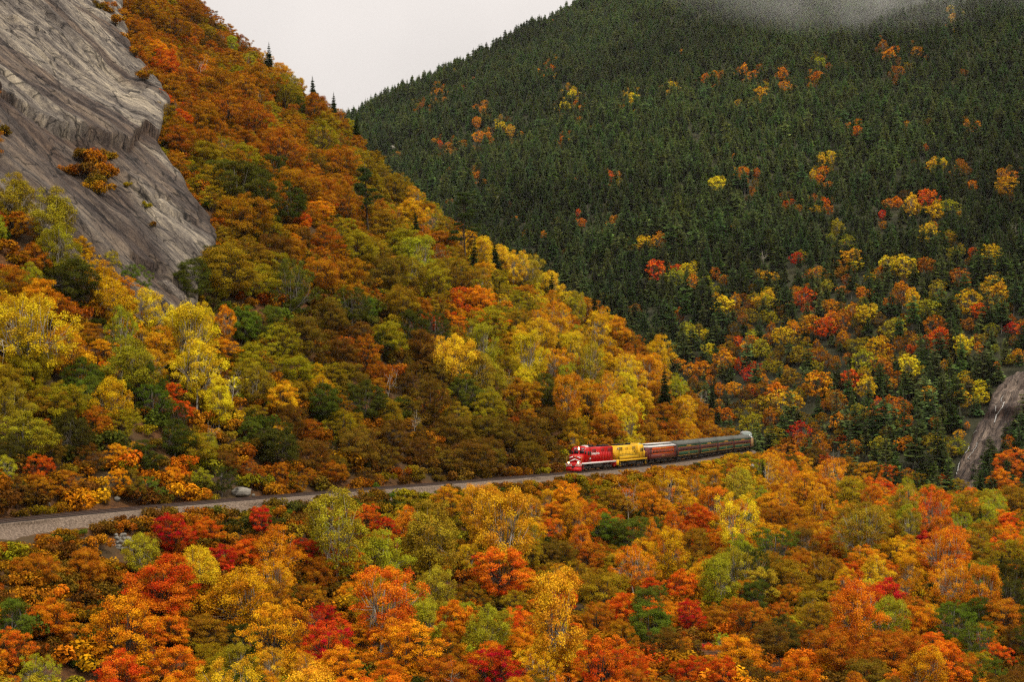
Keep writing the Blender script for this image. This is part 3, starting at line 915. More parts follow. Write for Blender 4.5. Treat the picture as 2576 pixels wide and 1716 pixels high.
M['rail'] = paint('rail', (0.10, 0.065, 0.05), 0.5, 0.6)
M['tie'] = paint('tie', (0.035, 0.026, 0.02), 0.9)
track = link('railway_track', None); tag(track, 'single railway track curving along the gravel bed', 'railway track')
for sd in (0.76, -0.76):
    w = 0.037
    v, q = sweep([(sd + 0.07, B - 0.17), (sd + 0.02, B - 0.14), (sd + 0.02, B - 0.05), (sd + w, B - 0.03), (sd + w, B), (sd - w, B), (sd - w, B - 0.03), (sd - 0.02, B - 0.05), (sd - 0.02, B - 0.14), (sd - 0.07, B - 0.17)], 60, len(TRACK))
    link('rail', np_mesh('rail', v, q, mats=[M['rail']]), track)
mb = MB()
for s in np.arange(80, TRACK_S[-1] - 4, 0.55):
    c = track_at(s); d = track_at(s + 0.3) - track_at(s - 0.3); d /= np.linalg.norm(d); nn = np.array([-d[1], d[0]])
    cs = [c + nn * a * 1.28 + d * b * 0.11 for a, b in ((1, 1), (-1, 1), (-1, -1), (1, -1))]
    vv = [(p[0], p[1], B - 0.40) for p in cs] + [(p[0], p[1], B - 0.175) for p in cs]
    mb.add(vv, [(4, 7, 6, 5), (0, 4, 5, 1), (1, 5, 6, 2), (2, 6, 7, 3), (3, 7, 4, 0)])
sl = mb.build('sleepers', M['tie'], track); tag(sl, kind='stuff')
# ------------------------------------------------------------------ the train
M['red'] = paint('red', (0.50, 0.008, 0.008), 0.35, vary=0.06)
M['yellow'] = paint('yellow', (0.78, 0.44, 0.010), 0.5, vary=0.07)
M['maroon'] = paint('maroon', (0.11, 0.014, 0.013), 0.6)
M['coach_red'] = paint('coach_red', (0.13, 0.030, 0.022), 0.45)
M['orange'] = paint('orange', (0.62, 0.09, 0.008), 0.45)
M['green'] = paint('green', (0.010, 0.050, 0.018), 0.7)
M['gold'] = paint('gold', (0.62, 0.32, 0.05), 0.5)
M['bronze'] = paint('bronze', (0.30, 0.18, 0.075), 0.4, 0.1)
M['roof_grey'] = paint('roof_grey', (0.11, 0.115, 0.10), 0.85)
M['roof_white'] = paint('roof_white', (0.62, 0.60, 0.57), 0.55)
M['white'] = paint('white', (0.78, 0.76, 0.72), 0.5, vary=0.04)
M['black'] = paint('black', (0.012, 0.012, 0.012), 0.55)
M['grime'] = paint('grime', (0.055, 0.047, 0.04), 0.75)
M['glass'] = paint('glass', (0.02, 0.022, 0.024), 0.12, vary=0.0)
M['dome_glass'] = paint('dome_glass', (0.20, 0.24, 0.22), 0.08, vary=0.1)
M['silver'] = paint('silver', (0.62, 0.62, 0.60), 0.3, 0.6)
M['teal'] = paint('teal', (0.25, 0.48, 0.46), 0.5)
M['lamp'] = paint('lamp', (1, 0.75, 0.4), 0.3, emit=(1.0, 0.62, 0.25), strength=14.0)
M['navy'] = paint('navy', (0.015, 0.02, 0.06), 0.4)

def lettering(text, size, mat, parent, x, y, z, side=1, name='lettering', front=False, bold=0.0):
    cu = bpy.data.curves.new('lettering', 'FONT'); cu.body = text; cu.size = size; cu.align_x = 'CENTER'; cu.align_y = 'CENTER'; cu.extrude = 0.01; cu.offset = bold
    tmp = bpy.data.objects.new('tmp', cu)
    me = bpy.data.meshes.new_from_object(tmp); bpy.data.objects.remove(tmp); me.name = name
    me.materials.clear(); me.materials.append(mat)
    o = link(name, me, parent)
    if front: R = Matrix(((0, 0, 1), (1, 0, 0), (0, 1, 0)))
    elif side > 0: R = Matrix(((-1, 0, 0), (0, 0, 1), (0, 1, 0)))
    else: R = Matrix(((1, 0, 0), (0, 0, -1), (0, 1, 0)))
    o.matrix_local = Matrix.Translation((x, y, z)) @ R.to_4x4()
    return o

_wheel = MB(); _wheel.cyl((0, -0.07, 0), (0, 0.07, 0), 0.46, 18); _wheel.cyl((0, -0.12, 0), (0, -0.07, 0), 0.12, 10); _wheel.cyl((0, 0.07, 0), (0, 0.12, 0), 0.12, 10)
WHEEL = _wheel.mesh('wheel', M['grime'])
def bogie(parent, x, axles, base):
    mb = MB()
    half = base / 2 + 0.55
    for s in (-1, 1):
        mb.prism_y([(x - half, 0.62), (x - half + 0.3, 0.42), (x + half - 0.3, 0.42), (x + half, 0.62), (x + half, 0.82), (x - half, 0.82)], s * 1.02 - 0.07, s * 1.02 + 0.07)
        for k in range(axles):
            ax = x - base / 2 + base * k / (axles - 1)
            mb.box(ax - 0.17, ax + 0.17, s * 1.12 - 0.05, s * 1.12 + 0.05, 0.32, 0.72)
        for k in range(axles - 1):
            ax = x - base / 2 + base * (k + 0.5) / (axles - 1)
            mb.cyl((ax - 0.1, s * 1.12, 0.35), (ax - 0.1, s * 1.12, 0.75), 0.09, 8); mb.cyl((ax + 0.12, s * 1.12, 0.35), (ax + 0.12, s * 1.12, 0.75), 0.09, 8)
    mb.box(x - 0.35, x + 0.35, -1.0, 1.0, 0.55, 0.98)
    b = mb.build('bogie', M['grime'], parent)
    for k in range(axles):
        ax = x - base / 2 + base * k / (axles - 1)
        for s in (-1, 1):
            w = link('wheel', WHEEL, b); w.location = (ax, s * 0.78, 0.46)
    return b

def place_car(root, s_mid, wheelbase, flip=False):
    a, b = track_at(s_mid - wheelbase / 2), track_at(s_mid + wheelbase / 2)
    c = (a + b) / 2; d = a - b                                 # forward is towards the camera end
    root.location = (c[0], c[1], RAIL_Z)
    root.rotation_euler = (0, 0, math.atan2(d[1], d[0]) + (math.pi if flip else 0))

def locomotive(label, body, number, red):
    L = link('diesel_locomotive', None); tag(L, label, 'locomotive')
    MB().box(-8.3, 8.3, -1.48, 1.48, 1.30, 1.60).build('underframe', M['black'] if not red else body, L)
    for s in (-1, 1):
        MB().box(-8.2, 8.2, s * 1.50 - 0.02, s * 1.50 + 0.02, 1.28, 1.58).build('sill_stripe', M['white'] if red else body, L)
        MB().box(-7.9, 3.2, s * 1.44 - 0.015, s * 1.44 + 0.015, 1.62, 2.02 if red else 2.45).build('side_skirt', body, L) if not red else None
    # long hood with chamfered top, doors, louvres
    w = 1.02
    hood = MB().prism_x([(-w, 1.605), (w, 1.605), (w, 4.02), (w - 0.22, 4.28), (-w + 0.22, 4.28), (-w, 4.02)], -7.75, 3.9).build('long_hood', body, L)
    for s in (-1, 1):
        door = MB(); door.box(-0.02, 0.56, -0.012, 0.012, 0, 1.45); dm = door.mesh('hood_door', body)
        for k in range(11):
            o = link('hood_door', dm, hood); o.location = (-6.6 + k * 0.82, s * (w + 0.012), 1.85)
        for x0, x1, z0, z1, m in ((-7.3, -5.2, 3.15, 3.9, 'black'), (-3.4, -2.0, 3.4, 3.9, 'grime' if red else 'gold'), (0.6, 2.4, 3.2, 3.9, 'grime')):
            g = MB().box(x0, x1, s * w - 0.02, s * w + 0.02, z0, z1).build('radiator_grille', M[m], hood)
            for k in range(6): MB().box(x0 + 0.03, x1 - 0.03, s * (w + 0.03) - 0.012, s * (w + 0.03) + 0.012, z0 + 0.05 + k * (z1 - z0 - 0.1) / 6, z0 + 0.09 + k * (z1 - z0 - 0.1) / 6).build('louvre', body, g)
    MB().box(-7.6, 3.2, -0.74, 0.74, 4.285, 4.33).build('roof_walk', M['black'], hood)
    for fx in (-6.6, -5.1, -3.4):
        f = MB(); f.cyl((fx, 0, 4.33), (fx, 0, 4.52), 0.6, 18); f.build('radiator_fan', M['black'], hood)
    MB().box(0.3, 1.5, -0.35, 0.35, 4.33, 4.62).build('exhaust_stack', M['black'], hood)
    # cab
    cab = MB().prism_x([(-1.5, 1.605), (1.5, 1.605), (1.5, 3.95), (1.25, 4.28), (0.7, 4.5), (-0.7, 4.5), (-1.25, 4.28), (-1.5, 3.95)], 3.903, 6.1).build('cab', body, L)
    for s in (-1, 1):
        MB().box(4.15, 4.75, s * 1.5 - 0.012, s * 1.5 + 0.014, 2.85, 3.55).build('side_window', M['glass'], cab)
        MB().box(4.95, 5.65, s * 1.5 - 0.012, s * 1.5 + 0.014, 2.85, 3.6).build('side_window', M['glass'], cab)
        MB().box(6.09, 6.115, s * 0.55 - 0.42, s * 0.55 + 0.42, 3.2, 3.75).build('windscreen', M['glass'], cab)
        MB().box(6.09, 6.115, s * 1.28 - 0.15, s * 1.28 + 0.15, 3.1, 3.65).build('windscreen', M['glass'], cab)
        nb = MB().box(6.09, 6.13, s * 0.72 - 0.36, s * 0.72 + 0.36, 3.92, 4.2).build('number_board', M['navy'], cab)
        lettering(number, 0.30, M['white'], nb, 6.135, s * 0.72, 4.06, front=True, name='numerals', bold=0.01)
        if not red:
            nb2 = MB().box(-7.9, -7.3, s * 1.03 - 0.0, s * 1.03 + 0.03, 3.55, 3.85).build('number_board', M['navy'], hood)
            lettering(number, 0.26, M['white'], nb2, -7.6, s * 1.075, 3.7, s, name='numerals', bold=0.01)
    hl = MB(); hl.box(6.09, 6.2, -0.2, 0.2, 3.86, 4.36); h = hl.build('headlight_housing', body, cab)
    if red:
        for z in (3.98, 4.23):
            b = MB(); b.cyl((6.2, 0, z), (6.24, 0, z), 0.11, 14); b.build('headlight', M['lamp'], h)
    MB().box(4.4, 5.5, 0.75, 1.2, 4.3, 4.44).build('roof_vent', M['white'] if red else M['teal'], cab)
    MB().box(4.4, 5.5, -1.2, -0.75, 4.3, 4.44).build('roof_vent', M['white'] if red else M['teal'], cab)
    if red: MB().box(3.0, 3.7, -0.5, 0.5, 4.34, 4.62).build('air_conditioner', M['white'], hood)
    # low nose
    nose = MB().prism_y([(6.103, 1.605), (8.0, 1.605), (8.0, 2.75), (7.75, 3.0), (6.103, 3.1)], -1.15, 1.15).build('nose', body, L)
    if red:
        def bar(y0, z0, y1, z1, t):
            return MB().add([(8.012, y0, z0 - t), (8.012, y1, z1 - t), (8.012, y1, z1 + t), (8.012, y0, z0 + t), (8.0, y0, z0 - t), (8.0, y1, z1 - t), (8.0, y1, z1 + t), (8.0, y0, z0 + t)],
                            [(0, 1, 2, 3), (7, 6, 5, 4), (0, 4, 5, 1), (1, 5, 6, 2), (2, 6, 7, 3), (3, 7, 4, 0)])
        for s in (-1, 1):
            bar(s * 1.1, 1.78, 0.0, 2.22, 0.11).build('chevron', M['white'], nose)
            bar(s * 1.1, 2.42, s * 0.38, 2.68, 0.11).build('chevron', M['white'], nose)
        e = MB(); e.cyl((8.0, 0, 2.62), (8.012, 0, 2.62), 0.27, 20); em = e.build('emblem', M['gold'], nose)
        e = MB(); e.cyl((8.0, 0, 2.62), (8.016, 0, 2.62), 0.23, 20); e.build('emblem_field', M['red'], em)
        MB().box(8.0, 8.02, -0.04, 0.04, 2.48, 2.76).build('emblem_mark', M['white'], em)
    # ends: anticlimber, pilot, plough, steps, couplers, handrails
    for e in (1, -1):
        x = e * 8.3
        pil = MB().box(min(x, x + e * 0.22), max(x, x + e * 0.22), -1.45, 1.45, 0.55, 1.62).build('pilot', body if red else M['black'] if e > 0 else body, L)
        MB().box(min(x, x + e * 0.8), max(x, x + e * 0.8), -0.16, 0.16, 0.72, 1.0).build('coupler', M['black'], L)
        if e > 0 and red:
            pl = MB(); pl.add([(8.52, -1.5, 0.78), (8.52, 1.5, 0.78), (8.75, 1.5, 0.12), (8.75, -1.5, 0.12), (8.9, 0.0, 0.74), (9.15, 0.0, 0.10), (8.4, -1.5, 0.12), (8.4, 1.5, 0.12)],
                              [(0, 3, 5, 4), (4, 5, 2, 1)], [(0, 4, 1), (3, 6, 5), (5, 7, 2), (5, 6, 7), (0, 6, 3), (1, 2, 7), (0, 1, 7), (0, 7, 6)])
            pl.build('snow_plough', M['red'], L)
            for s in (-1, 1):
                for k in range(5):
                    y = s * (0.32 + 0.25 * k)
                    MB().add([(8.535, y, 0.95), (8.535, y + s * 0.1, 0.95), (8.535, y + s * 0.32, 1.5), (8.535, y + s * 0.22, 1.5)], [(0, 1, 2, 3)]).build('warning_stripe', M['white'], pil)
                d = MB(); d.cyl((8.5, s * 0.95, 1.62), (8.66, s * 0.95, 1.62), 0.15, 14); dd = d.build('ditch_light', M['black'], L)
                d = MB(); d.cyl((8.66, s * 0.95, 1.62), (8.70, s * 0.95, 1.62), 0.13, 14); d.build('lens', M['lamp'], dd)
        for s in (-1, 1):
            st = MB()
            for k in range(4): st.box(x - e * 0.75 - 0.3, x - e * 0.75 + 0.3, s * 1.38 - 0.12, s * 1.38 + 0.12, 0.45 + k * 0.28, 0.49 + k * 0.28)
            st.build('step', body, L)
            hr = MB(); hr.tube([(x, s * 1.46, 1.1), (x, s * 1.46, 2.75), (x - e * 0.5, s * 1.46, 2.75), (x - e * 0.9, s * 1.46, 2.6)], 0.03, 5)
            hr.build('handrail', M['gold'] if red else M['yellow'], L)
    for s in (-1, 1):
        hr = MB(); hr.tube([(-7.8, s * 1.44, 2.62), (3.8, s * 1.44, 2.62)], 0.022, 5)
        for k in range(9): hr.tube([(-7.6 + k * 1.4, s * 1.44, 1.6), (-7.6 + k * 1.4, s * 1.44, 2.62)], 0.022, 5)
        hr.build('handrail', body if red else M['black'], L)
    tank = MB(); tank.prism_x([(-1.25, 0.7), (-0.9, 0.42), (0.9, 0.42), (1.25, 0.7), (1.25, 1.1), (0.9, 1.295), (-0.9, 1.295), (-1.25, 1.1)], -2.1, 2.1); tank.build('fuel_tank', M['grime'], L)
    for s in (-1, 1):
        t = MB(); t.cyl((-1.6, s * 1.28, 1.15), (1.6, s * 1.28, 1.15), 0.14, 10); t.build('air_reservoir', M['grime'], L)
    bogie(L, 5.0, 2, 2.75); bogie(L, -5.0, 2, 2.75)
    if red:
        for s in (-1, 1):
            lettering('Conway Scenic', 0.62, M['white'], hood, 0.9, s * 1.05, 3.1, s, bold=0.02)
            lettering('255', 0.30, M['white'], cab, 4.45, s * 1.53, 2.25, s, name='numerals', bold=0.02)
    else:
        for s in (-1, 1):
            lettering('252', 0.42, M['black'], hood, 1.7, s * 1.06, 2.95, s, name='numerals', bold=0.015)
            MB().box(2.3, 3.6, s * 1.03, s * 1.03 + 0.012, 2.93, 2.99).build('stripe', M['green'], hood); MB().box(-7.2, 1.1, s * 1.03, s * 1.03 + 0.012, 2.93, 2.99).build('stripe', M['green'], hood)
            MB().box(-7.9, 3.2, s * 1.46 , s * 1.472, 2.30, 2.40).build('stripe', M['green'], L)
    return L

def coach(label, length, lower, band, upper, roof, nwin, style, n_axle=3, title=None, small=None):
    C = link('passenger_coach', None); tag(C, label, 'coach')
    h = length / 2 - 0.6
    W = 1.52
    MB().box(-h, h, -W + 0.1, W - 0.1, 0.95, 1.20).build('underframe', M['black'], C)
    MB().box(-h, h, -W, W, 1.2, 2.10).build('lower_panel', M[lower], C)
    wb = MB().box(-h, h, -W, W, 2.102, 3.02).build('window_band', M[band], C)
    up = MB().box(-h, h, -W, W, 3.022, 3.50).build('letterboard', M[upper], C)
    if style == 'clerestory':
        r = MB().prism_x([(-W - 0.06, 3.502), (W + 0.06, 3.502), (W - 0.05, 3.72), (0.85, 3.86), (-0.85, 3.86), (-W + 0.05, 3.72)], -h - 0.05, h + 0.05).build('roof', M[roof], C)
        cl = MB().box(-h + 1.6, h - 1.6, -0.78, 0.78, 3.862, 4.10).build('clerestory', M['glass'], r)
        MB().prism_x([(-0.92, 4.102), (0.92, 4.102), (0.7, 4.24), (0, 4.30), (-0.7, 4.24)], -h + 1.2, h - 1.2).build('clerestory_roof', M[roof], r)
    else:
        pr = [(W + 0.03, 3.502)] + [((W + 0.03) * math.cos(a), 3.502 + 0.88 * math.sin(a) ** 0.8) for a in np.linspace(0.15, math.pi - 0.15, 11)] + [(-W - 0.03, 3.502)]
        r = MB().prism_x(pr, -h - 0.05, h + 0.05).build('roof', M[roof], C)
        rib = MB().prism_x([(y * 1.012, z + 0.02) for y, z in pr], -0.04, 0.04).mesh('roof_rib', M['roof_grey'])
        for k in range(13):
            o = link('roof_rib', rib, r); o.location = (-h + 0.8 + k * (2 * h - 1.6) / 12, 0, 0)
            if style != 'plain': pass
        for k in range(6):
            v = MB(); v.box(-0.3, 0.3, -0.2, 0.2, 0, 0.16); o = v.build('roof_vent', M['roof_grey'], r); o.location = (-h + 2.2 + k * (2 * h - 4.4) / 5, 0.55 if k % 2 else -0.55, 4.27)
    x0, x1 = -h + 2.3, h - 2.3
    pitch = (x1 - x0) / nwin
    pane = MB().box(-pitch * 0.36, pitch * 0.36, -0.012, 0.012, 0, 0.68).mesh('window', M['glass'])
    fr = MB(); a = pitch * 0.36
    for X0, X1, Z0, Z1 in ((-a - 0.05, a + 0.05, -0.05, 0), (-a - 0.05, a + 0.05, 0.68, 0.73), (-a - 0.05, -a, 0, 0.68), (a, a + 0.05, 0, 0.68)): fr.box(X0, X1, -0.02, 0.02, Z0, Z1)
    frame = fr.mesh('window_frame', M['orange' if style == 'clerestory' else band])
    for s in (-1, 1):
        for k in range(nwin):
            w = link('window', pane, wb); w.location = (x0 + pitch * (k + 0.5), s * (W + 0.004), 2.22)
            f = link('window_frame', frame, w); f.location = (0, 0, 0)
        if style == 'clerestory':
            MB().box(x0 - 0.3, x1 + 0.3, s * (W + 0.012) - 0.01, s * (W + 0.012) + 0.01, 2.06, 2.16).build('stripe', M['orange'], C)
            MB().box(x0 - 0.3, x1 + 0.3, s * (W + 0.012) - 0.01, s * (W + 0.012) + 0.01, 2.97, 3.40).build('letter_panel', M['orange'], up)
            for x in (x0 - 0.3, x1 + 0.3): MB().box(x - 0.08, x + 0.08, s * (W + 0.014) - 0.01, s * (W + 0.014) + 0.01, 2.162, 2.968).build('stripe', M['orange'], C)
        else:
            for z in (1.24, 2.10, 3.05):
                MB().box(-h + 0.02, h - 0.02, s * (W + 0.008) - 0.008, s * (W + 0.008) + 0.008, z - 0.022, z + 0.022).build('stripe', M['gold'], C)
        for e in (-1, 1):
            d = MB().box(e * (h - 0.75) - 0.4, e * (h - 0.75) + 0.4, s * (W + 0.006) - 0.012, s * (W + 0.006) + 0.012, 1.26, 3.0).build('vestibule_door', M['maroon'], C)
            MB().box(e * (h - 0.75) - 0.25, e * (h - 0.75) + 0.25, s * (W + 0.02) - 0.008, s * (W + 0.02) + 0.008, 2.2, 2.9).build('door_window', M['glass'], d)
            st = MB()
            for k in range(3): st.box(e * (h - 0.75) - 0.35, e * (h - 0.75) + 0.35, s * 1.35 - 0.14, s * 1.35 + 0.14, 0.45 + k * 0.24, 0.49 + k * 0.24)
            st.build('step', M['black'], C)
        if title: lettering(title, 0.34, M['gold'], up, 0, s * (W + (0.03 if style == 'clerestory' else 0.012)), 3.24, s)
        if small: lettering(small, 0.22, M['gold'], C, 0, s * (W + 0.012), 1.66, s, name='numerals')
    for e in (-1, 1):
        MB().box(min(e * h, e * (h + 0.55)), max(e * h, e * (h + 0.55)), -0.55, 0.55, 1.15, 3.45).build('gangway', M['black'], C)
        MB().box(min(e * (h + 0.001), e * (h + 0.06)), max(e * (h + 0.001), e * (h + 0.06)), -W - 0.02, W + 0.02, 1.1, 3.5).build('end_frame', M['maroon' if style == 'clerestory' else 'black'], C)
    for x, wd in ((-3.2, 1.6), (-0.6, 1.0), (2.2, 2.0)):
        MB().box(x - wd / 2, x + wd / 2, -1.15, 1.15, 0.42, 0.948).build('equipment_box', M['grime'], C)
    bogie(C, h - 3.0, n_axle, 3.3 if n_axle == 3 else 2.5); bogie(C, -h + 3.0, n_axle, 3.3 if n_axle == 3 else 2.5)
    return C

def dome_car(label, length):
    C = link('dome_car', None); tag(C, label, 'dome car')
    h = length / 2 - 0.35; W = 1.53
    MB().box(-h, h, -W + 0.1, W - 0.1, 0.95, 1.15).build('underframe', M['black'], C)
    body = MB().box(-h, h, -W, W, 1.152, 3.40).build('body', M['bronze'], C)
    pr = [(W, 3.402)] + [(W * math.cos(a), 3.402 + 0.62 * math.sin(a)) for a in np.linspace(0.15, math.pi - 0.15, 9)] + [(-W, 3.402)]
    MB().prism_x(pr, -h, h).build('roof', M['silver'], C)
    pane = MB().box(-0.55, 0.55, -0.012, 0.012, 0, 0.75).mesh('window', M['glass'])
    for s in (-1, 1):
        for k in range(11):
            w = link('window', pane, body); w.location = (-h + 2.6 + k * (2 * h - 5.2) / 10, s * (W + 0.006), 2.2)
        for z in (2.05, 3.12): MB().box(-h + 0.02, h - 0.02, s * (W + 0.006) - 0.006, s * (W + 0.006) + 0.006, z - 0.05, z + 0.05).build('stripe', M['gold'], C)
    # the glazed dome: ribs and panes
    D0, D1 = 1.0, 9.5
    prof = [(1.35, 3.8), (1.38, 4.3), (1.15, 4.85), (0.6, 5.15), (-0.6, 5.15), (-1.15, 4.85), (-1.38, 4.3), (-1.35, 3.8)]
    dome = MB().prism_x(prof, D0, D1).build('dome', M['dome_glass'], C)
    ends = MB()
    for x, e in ((D1, 1), (D0, -1)):
        n = len(prof)
        ends.add([(x + e * 0.003, y, z) for y, z in prof] + [(x + e * 1.3, y * 0.8, 3.75 + (z - 3.8) * 0.25) for y, z in prof],
                 [(i, (i + 1) % n, n + (i + 1) % n, n + i) for i in range(n)], [(n, n + i, n + i + 1) for i in range(1, n - 1)])
    ends.build('dome_end', M['dome_glass'], dome)
    ribm = MB().prism_x([(y * 1.02, z + 0.02) for y, z in prof], -0.09, 0.09).mesh('dome_rib', M['silver'])
    for k in range(7):
        o = link('dome_rib', ribm, dome); o.location = (D0 + k * (D1 - D0) / 6, 0, 0)
    MB().box(D0, D1, -0.35, 0.35, 5.155, 5.22).build('dome_ridge', M['silver'], dome)
    for e in (-1, 1): MB().box(min(e * h, e * (h + 0.3)), max(e * h, e * (h + 0.3)), -0.55, 0.55, 1.15, 3.35).build('gangway', M['black'], C)
    for x, wd in ((-2.0, 2.2), (2.0, 2.4)): MB().box(x - wd / 2, x + wd / 2, -1.15, 1.15, 0.42, 0.948).build('equipment_box', M['grime'], C)
    bogie(C, h - 3.0, 2, 2.5); bogie(C, -h + 3.0, 2, 2.5)
    return C

s = float(np.interp(270.5, TRACK[:len(ARM1), 1], TRACK_S[:len(ARM1)]))
loco = locomotive('red diesel engine with white chevrons and lit headlights leading the train', M['red'], '255', True)
place_car(loco, s + 9.0, 10.0); s += 18.1
loco2 = locomotive('yellow diesel engine coupled behind the red engine', M['yellow'], '252', False)
place_car(loco2, s + 9.0, 10.0, True); s += 18.1
for lab, ln, args in (('maroon coach with bright orange window frames and a white roof', 21.5, ('coach_red', 'coach_red', 'coach_red', 'roof_white', 15, 'clerestory', 2, 'CONWAY SCENIC RAILROAD', 'NORTH CONWAY')),
                      ('green coach with maroon window band, coupled behind the white-roofed coach', 23.5, ('green', 'maroon', 'green', 'roof_grey', 14, 'arch', 3, 'CONWAY SCENIC RAILROAD', 'CONWAY')),
                      ('green coach with maroon window band, second of the four green coaches', 23.5, ('green', 'maroon', 'green', 'roof_grey', 13, 'arch', 3, 'CONWAY SCENIC RAILROAD', 'BARTLETT')),
                      ('green coach with maroon window band and many dark windows, third of the four green coaches', 23.5, ('green', 'maroon', 'green', 'roof_grey', 12, 'arch', 3, 'CONWAY SCENIC RAILROAD', 'CONWAY')),
                      ('green coach with maroon window band, last green coach before the dome car', 23.5, ('green', 'maroon', 'green', 'roof_grey', 14, 'arch', 3, 'CONWAY SCENIC RAILROAD', 'CONWAY'))):
    c = coach(lab, ln, *args)
    c['group'] = 'coaches of the train'
    place_car(c, s + ln / 2, ln - 6.7); s += ln
d = dome_car('bronze sided dome car with silver glazed dome at the tail of the train', 25.5)
place_car(d, s + 12.75, 18.0); s += 25.5
# ------------------------------------------------------------------ where the trees stand
COLS = {'cr': (0.60, 0.022, 0.010), 're': (0.72, 0.100, 0.010), 'or': (0.76, 0.240, 0.010), 'am': (0.68, 0.315, 0.011),
        'ye': (0.76, 0.470, 0.018), 'yg': (0.39, 0.315, 0.018), 'ol': (0.34, 0.225, 0.011), 'gr': (0.125, 0.150, 0.014),
        'dg': (0.080, 0.084, 0.011), 'ru': (0.43, 0.150, 0.009), 'br': (0.185, 0.092, 0.011), 'sp': (0.112, 0.168, 0.046)}
KIND_OF = {'cr': 'maple', 're': 'maple', 'or': 'maple', 'am': 'birch', 'ye': 'birch', 'yg': 'birch', 'ol': 'oak', 'ru': 'oak', 'br': 'oak', 'gr': 'beech', 'dg': 'beech'}

# crown centre x, y and crown width in photograph pixels, colour
HILL = '''476 22 100 ru;547 44 100 br;590 71 90 ru;430 60 90 ru;421 170 90 re;427 213 90 ru;552 208 120 ru;618 219 100 ru;656 202 110 ru;574 268 130 ru;
634 290 110 ru;454 328 90 ru;509 295 100 ru;443 350 90 ru;520 388 90 ol;602 454 150 gr;656 487 110 dg;618 547 130 ru;673 580 110 ol;727 508 100 dg;
755 476 100 ru;766 558 50 re;706 372 120 ru;717 235 90 ol;678 150 70 yg;711 160 80 am;785 225 45 dg;793 275 90 ru;820 306 80 ol;804 350 100 ol;
563 673 170 ol;481 705 110 dg;618 705 120 ol;727 733 120 gr;618 820 90 gr;33 498 110 yg;126 558 110 yg;44 574 90 ru;137 634 100 yg;208 634 70 am;
279 673 50 yg;180 700 110 dg;306 728 80 or;339 717 70 gr;257 711 90 am;383 788 100 ye;98 766 110 or;55 815 140 ye;219 831 70 ru;284 766 90 am;33 711 100 ru;82 645 100 ru;
76 857 160 ye;76 926 140 ol;402 869 90 am;482 865 130 ye;497 915 130 ye;559 884 80 or;329 926 110 yg;363 972 100 dg;383 1014 90 gr;207 953 100 gr;455 1030 70 re;
432 1003 50 re;551 1007 90 ye;643 972 70 yg;708 999 100 am;750 980 80 ol;796 942 60 am;23 972 100 ol;30 1030 90 yg;23 1137 90 dg;153 1014 130 ol;184 1095 110 dg;
283 1022 100 am;306 1068 90 ol;245 1064 90 ru;295 1152 50 or;295 1213 50 or;364 1144 90 dg;440 1098 90 dg;486 1125 100 ol;524 1125 50 yg;371 1221 60 gr;92 1228 70 ru;
99 1190 35 re;325 1221 60 br;429 1205 45 or;566 1156 80 br;628 1186 70 ru;697 1125 110 dg;777 1079 70 ru;628 1083 60 gr;887 757 100 gr;1006 771 110 ol;1094 828 90 dg;
1037 828 90 dg;922 886 100 ru;1147 766 40 re;1205 757 80 or;1306 757 80 ol;1227 815 90 ol;1350 846 80 ye;1448 771 70 yg;1549 837 80 am;1580 806 110 ru;1222 877 80 yg;
1152 921 100 ye;1196 947 90 yg;1169 987 80 gr;1236 965 80 yg;1377 983 90 gr;1479 939 90 yg;1571 939 80 ye;1580 974 60 ye;1585 1076 60 ye;1700 974 50 yg;1722 1027 70 am;
1766 1045 70 ru;1770 1000 60 ru;1655 899 80 am;1722 912 70 ru;1633 1089 80 ru;1258 921 80 ol;1324 983 90 ru;1059 877 110 br;1107 947 90 br;1081 1009 110 br;970 1031 110 ol;
917 1009 100 dg;993 1098 110 br;1134 1076 110 br;1236 1076 100 br;1280 1098 80 br;1430 1018 90 am;1523 1076 90 ru;1549 1031 80 am;1670 1040 90 ru;1700 1090 70 ru;
880 300 60 ru;900 420 100 ol;850 400 110 ru;960 400 80 ol;1000 480 90 ol;870 520 110 ru;960 560 110 ol;1040 540 80 am;1010 620 100 ol;900 620 110 ol;820 600 100 ru;
1060 640 90 yg;1110 600 70 ru;1160 690 100 ol;1090 710 110 ol;980 690 110 br;880 680 110 ru;800 690 110 ru;830 790 110 br;760 850 120 br;700 870 100 ol;860 880 110 br;
1250 700 80 ol;1290 680 60 ye;1330 690 70 yg;1390 720 60 ye;1260 640 60 ye;1210 640 60 am;1400 800 80 am;1300 860 90 am;1440 880 90 ye;1500 840 80 am;1490 780 80 am;
1330 910 90 ye;1400 920 80 am;1520 920 80 am;1620 880 80 ru;1640 940 80 am;1480 1010 90 am;1380 1050 90 br;1440 1090 80 ol;1330 1090 80 br;1580 1030 70 ye;1660 990 80 ru;
730 1060 100 br;820 1010 110 dg;860 1080 110 ol;900 1130 110 br;780 1150 90 br;830 1190 70 ru;960 1160 80 br;1060 1140 80 br;1120 1160 70 br;700 1200 60 ru;560 1210 60 dg;
130 1150 90 br;230 1170 70 br;160 1230 60 ru;40 1240 60 br;260 880 80 or;160 880 110 am;110 1020 100 ol;330 70 70 ru;350 150 70 ru;385 190 70 ru;405 250 70 re;425 330 60 ru;440 410 60 ru;360 20 80 ru'''
